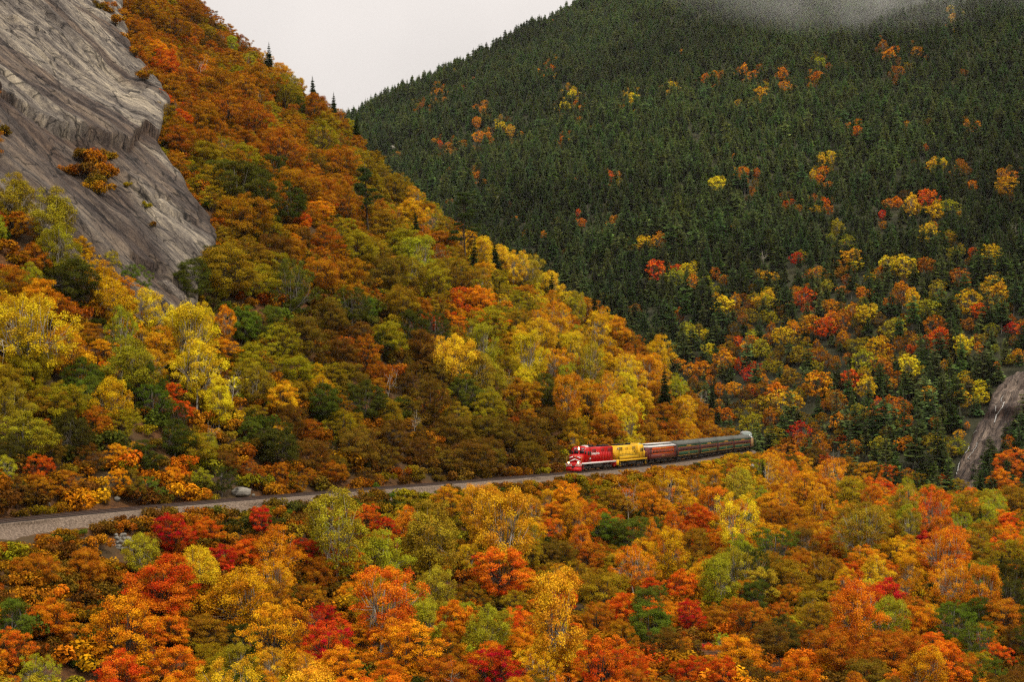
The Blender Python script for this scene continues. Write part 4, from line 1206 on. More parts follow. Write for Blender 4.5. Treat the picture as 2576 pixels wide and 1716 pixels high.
FORE = '''317 1593 220 or;306 1700 150 re;432 1333 126 cr;500 1306 90 or;615 1291 60 cr;768 1390 50 cr;849 1360 150 yg;619 1394 100 or;690 1410 110 am;413 1467 200 re;
497 1486 60 re;508 1425 120 ye;619 1505 160 am;690 1612 180 am;820 1558 50 cr;214 1420 110 ru;95 1445 110 ru;34 1562 110 gr;126 1562 110 or;88 1692 70 yg;25 1640 90 am;
500 1593 130 ol;600 1612 70 dg;608 1677 90 yg;440 1673 140 or;684 1688 80 ye;761 1696 80 ye;803 1455 100 ru;870 1430 100 or;360 1395 80 yg;547 1405 40 cr;
964 1394 130 yg;918 1310 70 re;968 1340 45 cr;1079 1352 160 yg;1201 1305 100 ye;1270 1354 150 ye;1125 1275 80 am;1259 1440 140 re;1308 1455 90 or;1098 1425 70 or;
1094 1486 90 yg;819 1409 80 re;953 1524 170 am;1026 1627 150 or;1144 1562 120 or;1232 1600 100 yg;1381 1593 180 ye;1389 1520 90 re;1308 1623 90 or;1240 1696 130 cr;
1507 1688 150 re;1584 1344 110 gr;1633 1558 130 gr;1511 1486 130 ol;1427 1245 90 or;1389 1290 80 am;1446 1316 70 am;1641 1482 70 re;1671 1623 110 br;1293 1516 90 ol;
1129 1640 90 ru;1400 1390 110 br;1490 1400 100 ru;1330 1400 90 ol;1540 1420 80 ol;1180 1500 80 ol;1040 1450 90 ol;900 1610 100 or;860 1680 110 or;980 1700 110 or;
1120 1700 80 ru;1340 1690 90 am;1420 1680 90 or;1560 1600 100 ru;1590 1690 100 re;1500 1560 100 ru;1450 1450 80 ol;540 1520 90 or;560 1680 90 ol;
1861 1215 90 yg;1907 1225 60 am;2236 1195 55 re;2232 1255 50 or;2335 1359 75 cr;1754 1313 90 re;1842 1332 110 ye;2021 1240 110 am;2140 1240 110 ol;2194 1185 80 am;
2132 1166 80 ol;2052 1154 70 br;1983 1130 80 am;2159 1328 120 yg;1949 1374 110 gr;2083 1370 100 ru;2416 1290 110 ol;2282 1259 80 yg;2485 1297 50 yg;2523 1216 100 or;
2553 1180 80 am;2372 1214 50 re;2408 1222 50 ol;2534 1309 60 re;2340 1240 80 ol;1750 1370 110 ol;1680 1400 90 am;1810 1470 100 yg;1720 1480 90 or;1900 1500 90 dg;
1890 1560 110 ru;1735 1555 90 cr;1800 1560 90 ru;1850 1640 110 or;1740 1690 90 re;1820 1710 80 re;2000 1700 100 or;1990 1500 90 ru;2080 1480 70 ol;2140 1450 60 re;
2210 1440 80 ye;2230 1500 110 cr;2180 1410 80 am;2240 1560 100 yg;2060 1560 130 ol;2150 1560 120 am;2100 1640 140 ru;2250 1640 120 ru;2350 1620 80 or;2330 1690 100 am;
2400 1570 110 gr;2470 1610 110 gr;2510 1660 70 re;2530 1560 110 ru;2460 1540 100 dg;2540 1510 90 dg;2460 1450 90 gr;2400 1480 90 am;2300 1400 100 am;2380 1400 100 am;
2450 1380 90 ol;2540 1400 110 ol;2230 1330 90 ol;2060 1290 90 am;1960 1300 90 ru;1930 1270 80 am;2340 1300 90 am;2250 1390 90 am;2560 1260 90 ol;1640 1290 90 am;1560 1270 90 ol;
1680 1250 80 am;1620 1390 90 am;1560 1540 90 or;1750 1230 60 am;1800 1270 80 am;2100 1210 80 am;2300 1210 60 ol;2480 1500 90 am;2560 1620 90 br;2430 1690 100 ru;2180 1690 120 br;1930 1620 100 br'''
FAR = '''2014 1098 48 cr;2209 1118 44 yg;2106 1064 36 or;2209 1026 34 re;1956 984 48 or;2056 972 66 or;1880 949 27 cr;1861 930 28 re;1849 984 30 or;1899 991 20 re;1918 961 32 or;
1968 1018 46 ye;2180 972 42 ye;2333 991 30 ye;2416 999 36 ye;2469 995 30 ye;2354 1121 34 yg;2385 1125 30 yg;2234 934 30 or;2291 919 42 ye;2171 907 66 yg;2205 880 52 am;2291 877 27 re;
2366 865 54 re;2423 873 40 ye;2463 884 24 or;2469 850 24 yg;2548 823 30 cr;2507 926 18 or;2251 823 56 yg;2075 838 46 re;2044 823 52 am;1998 844 28 or;1972 842 50 ye;1914 873 35 yg;
1874 880 28 or;1855 865 24 re;1819 896 50 am;1778 846 24 ye;1734 842 36 yg;1769 922 42 or;2140 953 42 re;1918 1026 60 ol;1937 1060 44 ru;2002 1018 42 am;2117 1106 26 re;1958 1091 26 yg;
2280 1030 24 or;2274 1083 22 or;2261 1114 36 or;2414 1095 18 ye;2433 1076 16 or;1804 458 32 ye;2070 404 24 ye;2095 404 24 ye;1869 436 27 or;1625 610 40 ye;1660 612 36 am;1647 691 46 re;
1701 680 28 re;1725 678 26 ye;1701 705 35 yg;1777 710 27 yg;1744 710 30 or;1590 247 24 ye;1563 271 18 or;1910 230 36 ye;1969 190 36 or;1975 215 30 or;1870 180 32 or;1895 188 30 or;
2059 192 26 or;2064 157 44 yg;2221 120 36 ru;2235 140 30 or;2308 133 32 ru;2262 182 27 ru;2398 46 18 ye;1775 198 24 or;1795 196 22 or;1688 217 18 ye;1422 268 20 ye;1440 236 18 ye;
1463 273 16 or;1384 172 20 or;2002 659 30 cr;2026 748 60 re;1934 737 30 ye;1929 699 24 ye;2135 612 44 yg;2110 577 44 yg;2143 642 44 ye;2235 672 46 ye;2275 670 44 ye;2332 504 44 re;
2289 518 44 ye;2260 512 24 or;2389 523 40 yg;2357 534 40 am;2220 547 22 cr;2064 450 20 or;2075 510 20 re;1896 488 24 ru;1993 507 18 re;1536 450 20 re;1463 561 20 or;2492 645 58 ye;
2498 710 54 ye;2503 753 66 ye;2440 760 60 am;2536 482 40 am;2522 439 24 or;2549 439 22 or;2419 428 32 ru;2346 412 22 ye;2373 412 20 ye;2338 585 32 ye;2389 612 36 ol;2330 667 50 ru;
2173 737 36 or;2181 786 58 ye;2292 759 66 am;2357 737 54 yg;2335 780 46 yg;2449 634 24 re;2118 694 30 ru;2043 691 24 or;2080 721 24 yg;1823 780 36 ye;2091 775 32 or;2156 325 27 or;
2430 314 22 or;2465 786 36 re;1260 318 30 ye;1285 335 26 am;1205 345 24 or;1225 340 22 or;1107 367 18 re;1165 362 24 ru;1200 440 20 or;1200 312 24 or;1215 278 20 or;1105 232 18 or;
1060 268 18 ru;1418 350 18 or;1540 560 16 or;1455 545 18 re;2350 830 50 ru;2120 820 50 ru;2160 870 46 ol;2010 900 50 ol;2060 900 40 ru;1990 950 44 ol;2100 1020 50 ru;2160 1040 46 ol;
1890 1075 60 ol;2300 860 36 ru;2420 700 60 ru;2400 640 40 ol;2270 740 50 or;2100 830 46 or;1850 760 36 ru;1800 690 30 ru;1940 800 36 ol'''

def parse(t): return [(float(a), float(b), float(w), c) for a, b, w, c in (e.split() for e in t.replace('\n', '').split(';') if e.strip())]
HILL, FORE, FAR = parse(HILL), parse(FORE), parse(FAR)

ROOTS = []       # every planted tree: dict(kind, x, y, z, h, col, code, zone)
def jitter_col(code, rng, amt=0.16, zone=None):
    c = np.array(COLS[code]) * rng.uniform(1 - amt, 1 + amt)
    if zone == 'fore' and code in ('or', 'am', 'ye', 'ol', 'ru'): c = c * np.array([1.06, 0.90, 1])      # the lower wood is redder
    if zone == 'fore' and code in ('or', 'am') and rng.random() < 0.35: c = c * np.array([1, 0.6, 1])
    c = c * np.array([1, rng.uniform(0.78, 1.25), 1])
    return tuple(np.clip(c, 0, 0.85))

_tp = project(TRACK[60:, 0], TRACK[60:, 1], np.full(len(TRACK) - 60, RAIL_Z - 0.9))
_sel = slice(0, len(ARM1) - 60)
def track_py(px): return np.interp(px, _tp[0][_sel], _tp[1][_sel])
CANOPY_LIMIT = np.array([(1880, 1146), (1905, 1142), (1960, 1110), (2000, 1102), (2060, 1122), (2130, 1142), (2230, 1158), (2300, 1185), (2380, 1196), (2450, 1190), (2500, 1165), (2576, 1110), (2700, 1080)], float)
def top_limit(px):
    return np.where(px < 1880, track_py(px), np.interp(px, CANOPY_LIMIT[:, 0], CANOPY_LIMIT[:, 1]))

NOM = {'maple': (9.2, 3.9), 'oak': (8.8, 4.3), 'birch': (10.4, 3.0), 'beech': (9.4, 3.7), 'spruce': (12.4, 2.7), 'pine': (15.2, 3.2)}   # height and crown radius
def plant(kind, x, y, sc, code, zone, rng, listed=False, h_px=None):
    z = float(H(x, y))
    ROOTS.append(dict(kind=kind, x=float(x), y=float(y), z=z, s=float(sc), code=code, col=jitter_col(code, rng, zone=zone), zone=zone, listed=listed, rot=rng.uniform(0, 6.28), var=int(rng.integers(0, 60))))

rng = np.random.default_rng(11)
CLEAR = [(262, 345, 1328, 1402), (580, 645, 1222, 1262), (283, 308, 1256, 1280), (343, 362, 1250, 1276), (228, 305, 1298, 1338), (1640, 1750, 1192, 1268), (1866, 1902, 1168, 1196)]
def blocks(px, py, rad, py_root):
    """would a crown here hide one of the small things by the track"""
    return any(px + rad > a and px - rad < b and py + rad > c and py - rad < d and py_root > c for a, b, c, d in CLEAR)
def place_listed(L, zone):
    for px, py, w, code in L:
        kind = KIND_OF[code]
        if code == 'am' and rng.random() < 0.4: kind = 'maple'
        hn, rn = NOM[kind]
        ymin = 70 if zone != 'far' else 470
        p = hit(px, py, 5.0, ymin)
        if p is None: continue
        for _ in range(2):                               # refine with the tree's own size
            d = p[1]
            sc = (w / (F_PX / d)) / (2 * rn) * (0.92 if zone != 'far' else 1.12)
            sc = min(max(sc, 0.42 if zone != 'far' else 0.3), 1.25)
            q = hit(px, py, sc * hn * 0.58, ymin)
            if q is not None: p = q
        s = float(side_of_track(p[0:1], p[1:2])[0])
        if zone == 'hill' and s < 5.0: 
            if s < -10: continue
            # push to the uphill side of the ditch
            q = hit(px, py + 6, 1.0, ymin)
            n = np.array([-0.92, 0.39]); p[:2] = p[:2] + n * (5.6 - s)
        if zone == 'fore':
            if s > -9: p[:2] = p[:2] - np.array([-0.92, 0.39]) * (9.0 + s)
            z = float(H(p[0], p[1]))
            for _ in range(8):
                tx, ty = project(p[0], p[1], z + sc * hn)
                if ty > top_limit(tx) - 16 * (code in ('cr',)): break
                sc *= 0.9
        plant(kind, p[0], p[1], sc, code, zone, rng, True)
place_listed(HILL, 'hill'); place_listed(FORE, 'fore'); place_listed(FAR, 'far')

# conifers picked out one by one: x, y of the tip, height in pixels
for px, py, hp, kind, zone in [(676, 95, 75, 'spruce', 'hill'), (840, 228, 62, 'spruce', 'hill'), (790, 190, 60, 'spruce', 'hill'), (893, 268, 80, 'spruce', 'hill'), (928, 415, 155, 'pine', 'hill'),
                              (1171, 495, 150, 'pine', 'hill'), (1251, 598, 70, 'spruce', 'hill'), (1268, 615, 50, 'spruce', 'hill'), (1190, 590, 80, 'spruce', 'hill'), (1384, 685, 66, 'spruce', 'hill'),
                              (1496, 728, 90, 'spruce', 'hill'), (1480, 735, 60, 'spruce', 'hill'), (1673, 915, 110, 'spruce', 'hill'), (1597, 858, 60, 'spruce', 'hill'), (1790, 930, 90, 'spruce', 'hill'), (1805, 985, 80, 'spruce', 'hill'), (1052, 528, 60, 'spruce', 'hill'),
                              (2088, 1222, 75, 'spruce', 'fore'), (2462, 1168, 100, 'spruce', 'fore'), (2462, 1270, 80, 'spruce', 'fore'), (2348, 1430, 85, 'spruce', 'fore'), (2515, 1385, 70, 'spruce', 'fore'), (1925, 1155, 50, 'spruce', 'fore'), (2528, 1062, 62, 'spruce', 'far'), (2500, 1105, 66, 'spruce', 'far'), (2484, 1120, 90, 'spruce', 'far'), (2556, 1030, 70, 'spruce', 'far'), (2562, 1095, 80, 'spruce', 'far'), (2538, 1120, 80, 'spruce', 'far'), (2450, 1160, 60, 'spruce', 'far')]:
    hn = NOM[kind][0]
    ex = 34 if zone == 'hill' else 16 if zone == 'fore' else 0                 # the foot is hidden by crowns in front
    hp += ex
    p = hit(px, py + hp, 0.3, 70 if zone != 'far' else 470)
    if p is None: continue
    sc = hp / (F_PX / p[1]) / hn
    sc = min(max(sc, 0.3), 1.3)
    plant(kind, p[0], p[1], sc, 'sp', zone, rng, True)
    ROOTS[-1]['col'] = tuple(np.array(COLS['sp']) * np.array([0.5, 0.5, 0.4]))

def hides_listed(px, py, rad, y, S):
    """would a crown here stand in front of a tree picked out from the photograph"""
    if not len(S): return False
    m = (S[:, 3] > y + 0.5) & (np.abs(S[:, 0] - px) < S[:, 2] * 0.36 + rad * 0.55) & (np.abs(S[:, 1] - py) < S[:, 2] * 0.36 + rad * 0.6)
    return bool(m.any())
def listed_array(zone):
    out = []
    for r in ROOTS:
        if r['zone'] != zone or not r['listed']: continue
        hn, rn = NOM[r['kind']]
        q = project(r['x'], r['y'], r['z'] + hn * r['s'] * 0.66)
        out.append((float(q[0]), float(q[1]), 2 * rn * r['s'] * F_PX / r['y'], r['y']))
    return np.array(out)

# fillers: woods between the listed trees, taking the colour of what stands near them
def fill(zone, L, xs, ys, step, keep, size, kinds=None):
    gx, gy = np.meshgrid(np.arange(xs[0], xs[1], step), np.arange(ys[0], ys[1], step))
    gx = gx + rng.uniform(-0.42, 0.42, gx.shape) * step; gy = gy + rng.uniform(-0.42, 0.42, gy.shape) * step
    gx, gy = gx.ravel(), gy.ravel()
    z = H(gx, gy)
    px, py = project(gx, gy, z + 5)
    ok = (px > -70) & (px < 2650) & (py > -110) & (py < 1860) & keep(gx, gy, z)
    gx, gy, z, px, py = gx[ok], gy[ok], z[ok], px[ok], py[ok]
    ok = visible(gx, gy, z + 9.0, 3.5)
    gx, gy, z, px, py = gx[ok], gy[ok], z[ok], px[ok], py[ok]
    have = np.array([(r['x'], r['y'], NOM[r['kind']][1] * r['s']) for r in ROOTS if r['zone'] == zone])
    A = np.array([(a, b) for a, b, _, _ in L]); LS = listed_array(zone)
    for i in range(len(gx)):
        d = np.hypot(have[:, 0] - gx[i], have[:, 1] - gy[i])
        if (d < have[:, 2] * 0.62 + 1.5).any(): continue
        dd = np.hypot(A[:, 0] - px[i], A[:, 1] - py[i])
        near = np.argsort(dd)[:4]
        code = L[int(rng.choice(near, p=[0.45, 0.27, 0.16, 0.12]))][3]
        if code in ('cr', 're', 'gr') and rng.random() < 0.7: code = {'cr': 'ru', 're': 'or', 'gr': 'ol'}[code]
        if rng.random() < (0.22 if zone == 'hill' else 0.1): code = ('ru', 'br', 'ol', 'ru')[int(rng.integers(0, 4))]
        kind = KIND_OF[code]
        if rng.random() < 0.3: kind = ('maple', 'oak', 'birch', 'beech')[int(rng.integers(0, 4))]
        sc = rng.uniform(*size)
        if blocks(px[i], py[i], NOM[kind][1] * sc * F_PX / gy[i] * 0.8, py[i] + 6 * F_PX / gy[i]) and abs(px[i] - 1690) > 120: continue
        q = project(gx[i], gy[i], z[i] + NOM[kind][0] * sc * 0.6)
        if hides_listed(float(q[0]), float(q[1]), NOM[kind][1] * sc * F_PX / gy[i], gy[i], LS):
            sc *= 0.52                                                     # only a young tree here
            q = project(gx[i], gy[i], z[i] + NOM[kind][0] * sc * 0.6)
            if hides_listed(float(q[0]), float(q[1]), NOM[kind][1] * sc * F_PX / gy[i], gy[i], LS) and rng.random() < 0.5: continue
        if zone == 'fore':
            bad = False; marg = float(np.interp(px[i], MARGIN_X, MARGIN_Y)) * rng.uniform(0.7, 1.4)
            while True:
                tx, ty = project(gx[i], gy[i], z[i] + sc * NOM[kind][0])
                if ty > top_limit(tx) + marg: break
                sc *= 0.88
                if sc < 0.34: bad = True; break
            if bad: continue
        plant(kind, gx[i], gy[i], sc, code, zone, rng)

MARGIN_X = [0, 250, 330, 420, 560, 600, 840, 900, 1150, 1300, 1420, 1700, 1880, 1920]
MARGIN_Y = [85, 95, 40, 14, 16, 66, 66, 30, 24, 20, 26, 30, 22, 8]
def keep_hill(x, y, z):
    s = side_of_track(x, y); px, py = project(x, y, z)
    rk = in_poly(px, py, ROCK_POLY)
    return (s > 4.6) & ~rk & (y < 640)
fill('hill', HILL, (-190, 75), (120, 640), 5.2, keep_hill, (0.48, 0.86))
def keep_fore(x, y, z):
    s = side_of_track(x, y); px, py = project(x, y, z)
    wide = np.where(px < 420, 16, np.where(px < 800, 13, 9))
    return (s < -wide) & (y > 84) & (y < 440) & (far_z(x, y) < z)
fill('fore', FORE, (-70, 160), (80, 440), 4.5, keep_fore, (0.42, 0.80))

# far mountain: spruce with scattered broadleaf trees towards its foot
def far_points():
    gx, gy = np.meshgrid(np.arange(-260, 720, 5.6), np.arange(452, 1900, 5.6))
    gx = (gx + rng.uniform(-0.45, 0.45, gx.shape) * 5.6).ravel(); gy = (gy + rng.uniform(-0.45, 0.45, gy.shape) * 5.6).ravel()
    z = H(gx, gy)
    px, py = project(gx, gy, z + 4)
    ok = (px > -40) & (px < 2620) & (py > -60) & (py < 1330) & (side_of_track(gx, gy) < -14) & (far_z(gx, gy) > near_z(gx, gy) - 1)
    gx, gy, z, px, py = gx[ok], gy[ok], z[ok], px[ok], py[ok]
    vis = np.concatenate([visible(gx[a:a + 4000], gy[a:a + 4000], z[a:a + 4000] + 11, 1.5) for a in range(0, len(gx), 4000)])
    gx, gy, z, px, py = gx[vis], gy[vis], z[vis], px[vis], py[vis]
    q = project(gx, gy, z)
    rk = in_poly(q[0], q[1], FALLS_POLY)
    return gx[~rk], gy[~rk], z[~rk], px[~rk], py[~rk]
fx, fy, fz, fpx, fpy = far_points()
have = np.array([(r['x'], r['y'], NOM[r['kind']][1] * r['s']) for r in ROOTS if r['zone'] == 'far'])
FA = np.array([(a, b) for a, b, _, _ in FAR])
p_dec = 0.004 + 0.012 * smooth(250, 600, fpy) + 0.62 * smooth(620, 900, fpy) * smooth(1560, 1900, fpx) * (1 - 0.65 * smooth(2150, 2300, fpx) * smooth(880, 960, fpy)) * (1 - 0.25 * smooth(2300, 2420, fpx))
LS = listed_array('far')
tone = 1 + 1.5 * fbm(fx / 150, fy / 150, 301, 3); stand = 1 + 0.9 * fbm(fx / 90, fy / 90, 305, 3)
for i in range(len(fx)):
    if hides_listed(fpx[i], fpy[i] - 4, 1.6 * F_PX / fy[i], fy[i], LS): continue
    if (np.hypot(have[:, 0] - fx[i], have[:, 1] - fy[i]) < have[:, 2] * 0.8).any(): continue
    dd = np.hypot(FA[:, 0] - fpx[i], FA[:, 1] - fpy[i])
    if rng.random() < p_dec[i] + (0.2 if fpy[i] > 620 else 0.35) * (dd.min() < 28):
        code = FAR[int(dd.argmin())][3] if rng.random() < 0.6 else ('ru', 'ol', 'br', 'or', 'am', 'ru', 'br', 'ol')[int(rng.integers(0, 8))]
        if code in ('cr', 're'): code = ('ru', 'or', 're')[int(rng.integers(0, 3))]
        kind = KIND_OF[code]
        plant(kind, fx[i], fy[i], rng.uniform(0.45, 0.85), code, 'far', rng); ROOTS[-1]['col'] = tuple(np.array(ROOTS[-1]['col']) * rng.uniform(0.6, 1.0))
    else:
        plant('spruce', fx[i], fy[i], (0.55 + 0.75 * rng.random() ** 1.3) * stand[i], 'sp', 'far', rng)
        ROOTS[-1]['col'] = tuple(np.array(COLS['sp']) * tone[i] * rng.uniform(0.55, 1.35) * np.array([rng.uniform(0.8, 1.35), 1, rng.uniform(0.7, 1.2)]))

# ------------------------------------------------------------------ build them
for r in ROOTS:
    hn, rn = NOM[r['kind']]
    r['h'] = hn * r['s']
    r['px'], r['py'] = (float(a) for a in project(r['x'], r['y'], r['z'] + r['h'] * 0.6))
    r['size'] = r['h'] * F_PX / r['y']

def instancer(name, label, meshes, pts, rot, scl, col, idx):
    """one object of kind stuff: copies of the meshes on points"""
    src = bpy.data.collections.new(name + '_source')
    for k, me in enumerate(meshes):
        src.objects.link(bpy.data.objects.new('%s_source_%02d' % (name, k), me))
    me = bpy.data.meshes.new(name)
    me.vertices.add(len(pts)); me.vertices.foreach_set('co', np.asarray(pts, np.float32).ravel())
    for nm, typ, arr, key in (('rotz', 'FLOAT', rot, 'value'), ('scl', 'FLOAT', scl, 'value'), ('idx', 'INT', idx, 'value')):
        a = me.attributes.new(nm, typ, 'POINT'); a.data.foreach_set(key, np.asarray(arr, np.float32 if typ == 'FLOAT' else np.int32))
    a = me.attributes.new('col', 'FLOAT_COLOR', 'POINT')
    a.data.foreach_set('color', np.concatenate([np.asarray(col, np.float32), np.ones((len(col), 1), np.float32)], 1).ravel())
    me.update()
    o = link(name, me); tag(o, label, None, kind='stuff')
    ng = bpy.data.node_groups.new(name + '_nodes', 'GeometryNodeTree')
    ng.interface.new_socket('Geometry', in_out='INPUT', socket_type='NodeSocketGeometry')
    ng.interface.new_socket('Geometry', in_out='OUTPUT', socket_type='NodeSocketGeometry')
    n, l = ng.nodes, ng.links
    gi, go = n.new('NodeGroupInput'), n.new('NodeGroupOutput')
    ci = n.new('GeometryNodeCollectionInfo'); ci.inputs['Collection'].default_value = src
    ci.inputs['Separate Children'].default_value = True; ci.inputs['Reset Children'].default_value = True
    ip = n.new('GeometryNodeInstanceOnPoints'); ip.inputs['Pick Instance'].default_value = True
    def named(nm, typ):
        a = n.new('GeometryNodeInputNamedAttribute'); a.data_type = typ; a.inputs['Name'].default_value = nm; return a.outputs['Attribute']
    cx = n.new('ShaderNodeCombineXYZ'); l.new(named('rotz', 'FLOAT'), cx.inputs[2])
    l.new(gi.outputs[0], ip.inputs['Points']); l.new(ci.outputs[0], ip.inputs['Instance'])
    l.new(named('idx', 'INT'), ip.inputs['Instance Index']); l.new(cx.outputs[0], ip.inputs['Rotation'])
    l.new(named('scl', 'FLOAT'), ip.inputs['Scale']); l.new(ip.outputs[0], go.inputs[0])
    md = o.modifiers.new('scatter', 'NODES'); md.node_group = ng
    return o

CAP = 296
TREES, REST = [], []
by = {}
for r in ROOTS: by.setdefault(r['kind'], []).append(r)
for k, lst in by.items():
    lst.sort(key=lambda r: -(r['size'] + (60 if r['listed'] and r['zone'] != 'far' else 25 if r['listed'] else 0)) if -20 < r['px'] < 2596 and -30 < r['py'] < 1740 else 0)
    TREES += lst[:CAP]; REST += lst[CAP:]
print('trees', {k: len(v) for k, v in by.items()}, 'single', len(TREES), 'stuff', len(REST))
for r in TREES:
    k = r['kind']; name = {'maple': 'maple_tree', 'oak': 'oak_tree', 'birch': 'birch_tree', 'beech': 'beech_tree', 'spruce': 'spruce_tree', 'pine': 'pine_tree'}[k]
    far = r['zone'] == 'far'
    if far:
        src = FARSPRUCE if k == 'spruce' else FARLEAF
        o = link(name, src[r['var'] % len(src)])
        o.color = (*r['col'], 1)
    else:
        o = link(name, None)
        tr, cr = PROTO[k][r['var'] % len(PROTO[k])]
        t = link('trunk', tr, o); c = link('crown', cr, o)
        c.color = (*r['col'], 1)
        o.empty_display_size = 0.2
    o.location = (r['x'], r['y'], r['z'] - 0.1)
    o.rotation_euler = (rng.normal() * 0.05, rng.normal() * 0.05, r['rot'])
    lf = k not in ('spruce', 'pine')
    o.scale = (r['s'] * (rng.uniform(0.82, 1.18) if lf else 1), r['s'] * (rng.uniform(0.82, 1.18) if lf else 1), r['s'] * (rng.uniform(0.88, 1.15) if lf else rng.uniform(0.9, 1.15)))
    r['obj'] = o

# the rest of the woods, past counting
meshes = FARSPRUCE_I + FARLEAF_I + sum((INST[k] for k in ('maple', 'oak', 'birch', 'beech')), [])
def rest_index(r):
    if r['kind'] in ('spruce', 'pine'): return r['var'] % len(FARSPRUCE_I)
    if r['zone'] == 'far': return len(FARSPRUCE_I) + r['var'] % len(FARLEAF_I)
    return len(FARSPRUCE_I) + len(FARLEAF_I) + ('maple', 'oak', 'birch', 'beech').index(r['kind']) * 2 + r['var'] % 2
idx = [rest_index(r) for r in REST]
instancer('forest', 'dark spruce forest with scattered autumn trees covering the far mountain', meshes, [(r['x'], r['y'], r['z'] - 0.2) for r in REST], [r['rot'] for r in REST], [r['s'] for r in REST],
          [r['col'] for r in REST], idx)
# ------------------------------------------------------------------ undergrowth, shrubs, bare trees
def nearest_code(px, py, L, A, rng, k=4):
    near = np.argsort(np.hypot(A[:, 0] - px, A[:, 1] - py))[:k]
    return L[int(near[min(int(abs(rng.normal()) * 1.3), k - 1)])][3]
rng = np.random.default_rng(23)
U = []
def under(xs, ys, step, keep, L, size, bias, tall=0.0):
    gx, gy = np.meshgrid(np.arange(xs[0], xs[1], step), np.arange(ys[0], ys[1], step))
    gx = (gx + rng.uniform(-0.5, 0.5, gx.shape) * step).ravel(); gy = (gy + rng.uniform(-0.5, 0.5, gy.shape) * step).ravel()
    z = H(gx, gy); px, py = project(gx, gy, z + 1)
    ok = (px > -30) & (px < 2610) & (py > -60) & (py < 1790) & keep(gx, gy, z)
    gx, gy, z, px, py = gx[ok], gy[ok], z[ok], px[ok], py[ok]
    ok = visible(gx, gy, z + 2.2, 0.3)
    A = np.array([(a, b) for a, b, _, _ in L])
    for i in np.nonzero(ok)[0]:
        sc_ = rng.uniform(*size) * (1 + tall * rng.random() ** 2)
        if blocks(px[i], py[i], (0.5 if tall == 0.91 else 1.3) * sc_ * F_PX / gy[i], py[i] if tall != 0.91 else py[i] - 25): continue
        code = nearest_code(px[i], py[i], L, A, rng) if rng.random() > bias else ('br', 'ru', 'br', 'ol', 'ru', 'dg')[int(rng.integers(0, 6))]
        if code in ('cr', 're', 'ye') and rng.random() < 0.6: code = {'cr': 'ru', 're': 'ru', 'ye': 'ol'}[code]
        c = np.array(jitter_col(code, rng)) * rng.uniform(0.65, 1.05)
        U.append((gx[i], gy[i], z[i] - 0.1, rng.uniform(0, 6.28), sc_, c, int(rng.integers(0, 4))))
under((-190, 75), (120, 560), 2.8, lambda x, y, z: (side_of_track(x, y) > 3.6) & ~in_poly(*project(x, y, z), [(p[0] - (18 if p[0] > 200 else 0), p[1]) for p in ROCK_POLY]), HILL, (0.8, 1.5), 0.45, 0.7)
BANK = [(60, 1400, 0, 'br'), (150, 1380, 0, 'ru'), (250, 1350, 0, 'br'), (500, 1290, 0, 'ru'), (700, 1290, 0, 'br'), (900, 1270, 0, 'br'), (1000, 1240, 0, 'ol'), (1100, 1240, 0, 'ol'), (1250, 1240, 0, 'br'), (1400, 1220, 0, 'ru'),
        (1500, 1210, 0, 'ol'), (1620, 1200, 0, 'ru'), (1700, 1190, 0, 'ru'), (1800, 1180, 0, 'am'), (1900, 1160, 0, 'ol')]
under((-90, 90), (85, 430), 1.25, lambda x, y, z: (side_of_track(x, y) < -3.2 - 1.5 * vnoise(x / 7, y / 7, 5) - 0.2 * (project(x, y, z)[0] < 450)) & (side_of_track(x, y) > -20) & (z < RAIL_Z), BANK, (0.35, 0.9), 0.25, 0.91)
under((-70, 165), (84, 440), 3.0, lambda x, y, z: (side_of_track(x, y) < -12), FORE, (0.7, 1.4), 0.35, 0.5)
print('undergrowth', len(U))
instancer('undergrowth', 'low rust and brown brush covering the ground between the trees', SHRUB_I, [u[:3] for u in U], [u[3] for u in U], [u[4] for u in U], [u[5] for u in U], [u[6] for u in U])

EXTRA = []       # (object, colour word, noun, px, py, zone, size word)
bpy.context.view_layer.update()
from mathutils.bvhtree import BVHTree
def caster(ob):
    bv = BVHTree.FromObject(ob, bpy.context.evaluated_depsgraph_get()); mi = ob.matrix_world.inverted()
    def f(px, py):
        u, v = ray(px, py); a = mi @ Vector((0, 0, 0)); b = (mi @ Vector((float(u), 1.0, float(v)))) - a
        h = bv.ray_cast(a, b.normalized())
        return None if h[0] is None else np.array(ob.matrix_world @ h[0])
    return f
on_cliff, on_falls = caster(cliff), caster(falls)
def shrub(px, py, w, code, word):
    p = on_cliff(px, py) if py < 620 else hit(px, py, 0.4, 70)
    if p is None: return
    sd = float(side_of_track(p[0:1], p[1:2])[0])
    if -4.4 < sd < 3.2: p[:2] += np.array([-0.92, 0.39]) * (-4.8 - sd); p[2] = float(H(p[0], p[1]))
    o = link('shrub', None); k = int(rng.integers(0, 4))
    f = link('foliage', SHRUB[k], o); link('stem', SHRUB_STEM[k], o)
    f.color = (*jitter_col(code, rng), 1)
    sc = max(w / (F_PX / p[1]) / 2.1, 0.3)
    o.location = (p[0], p[1], p[2] - 0.08); o.scale = (sc, sc, sc); o.rotation_euler = (0, 0, rng.uniform(0, 6.28))
    EXTRA.append((o, word, 'shrub', px, py, 'bank' if sd < 0 else 'rock', 'shrub'))
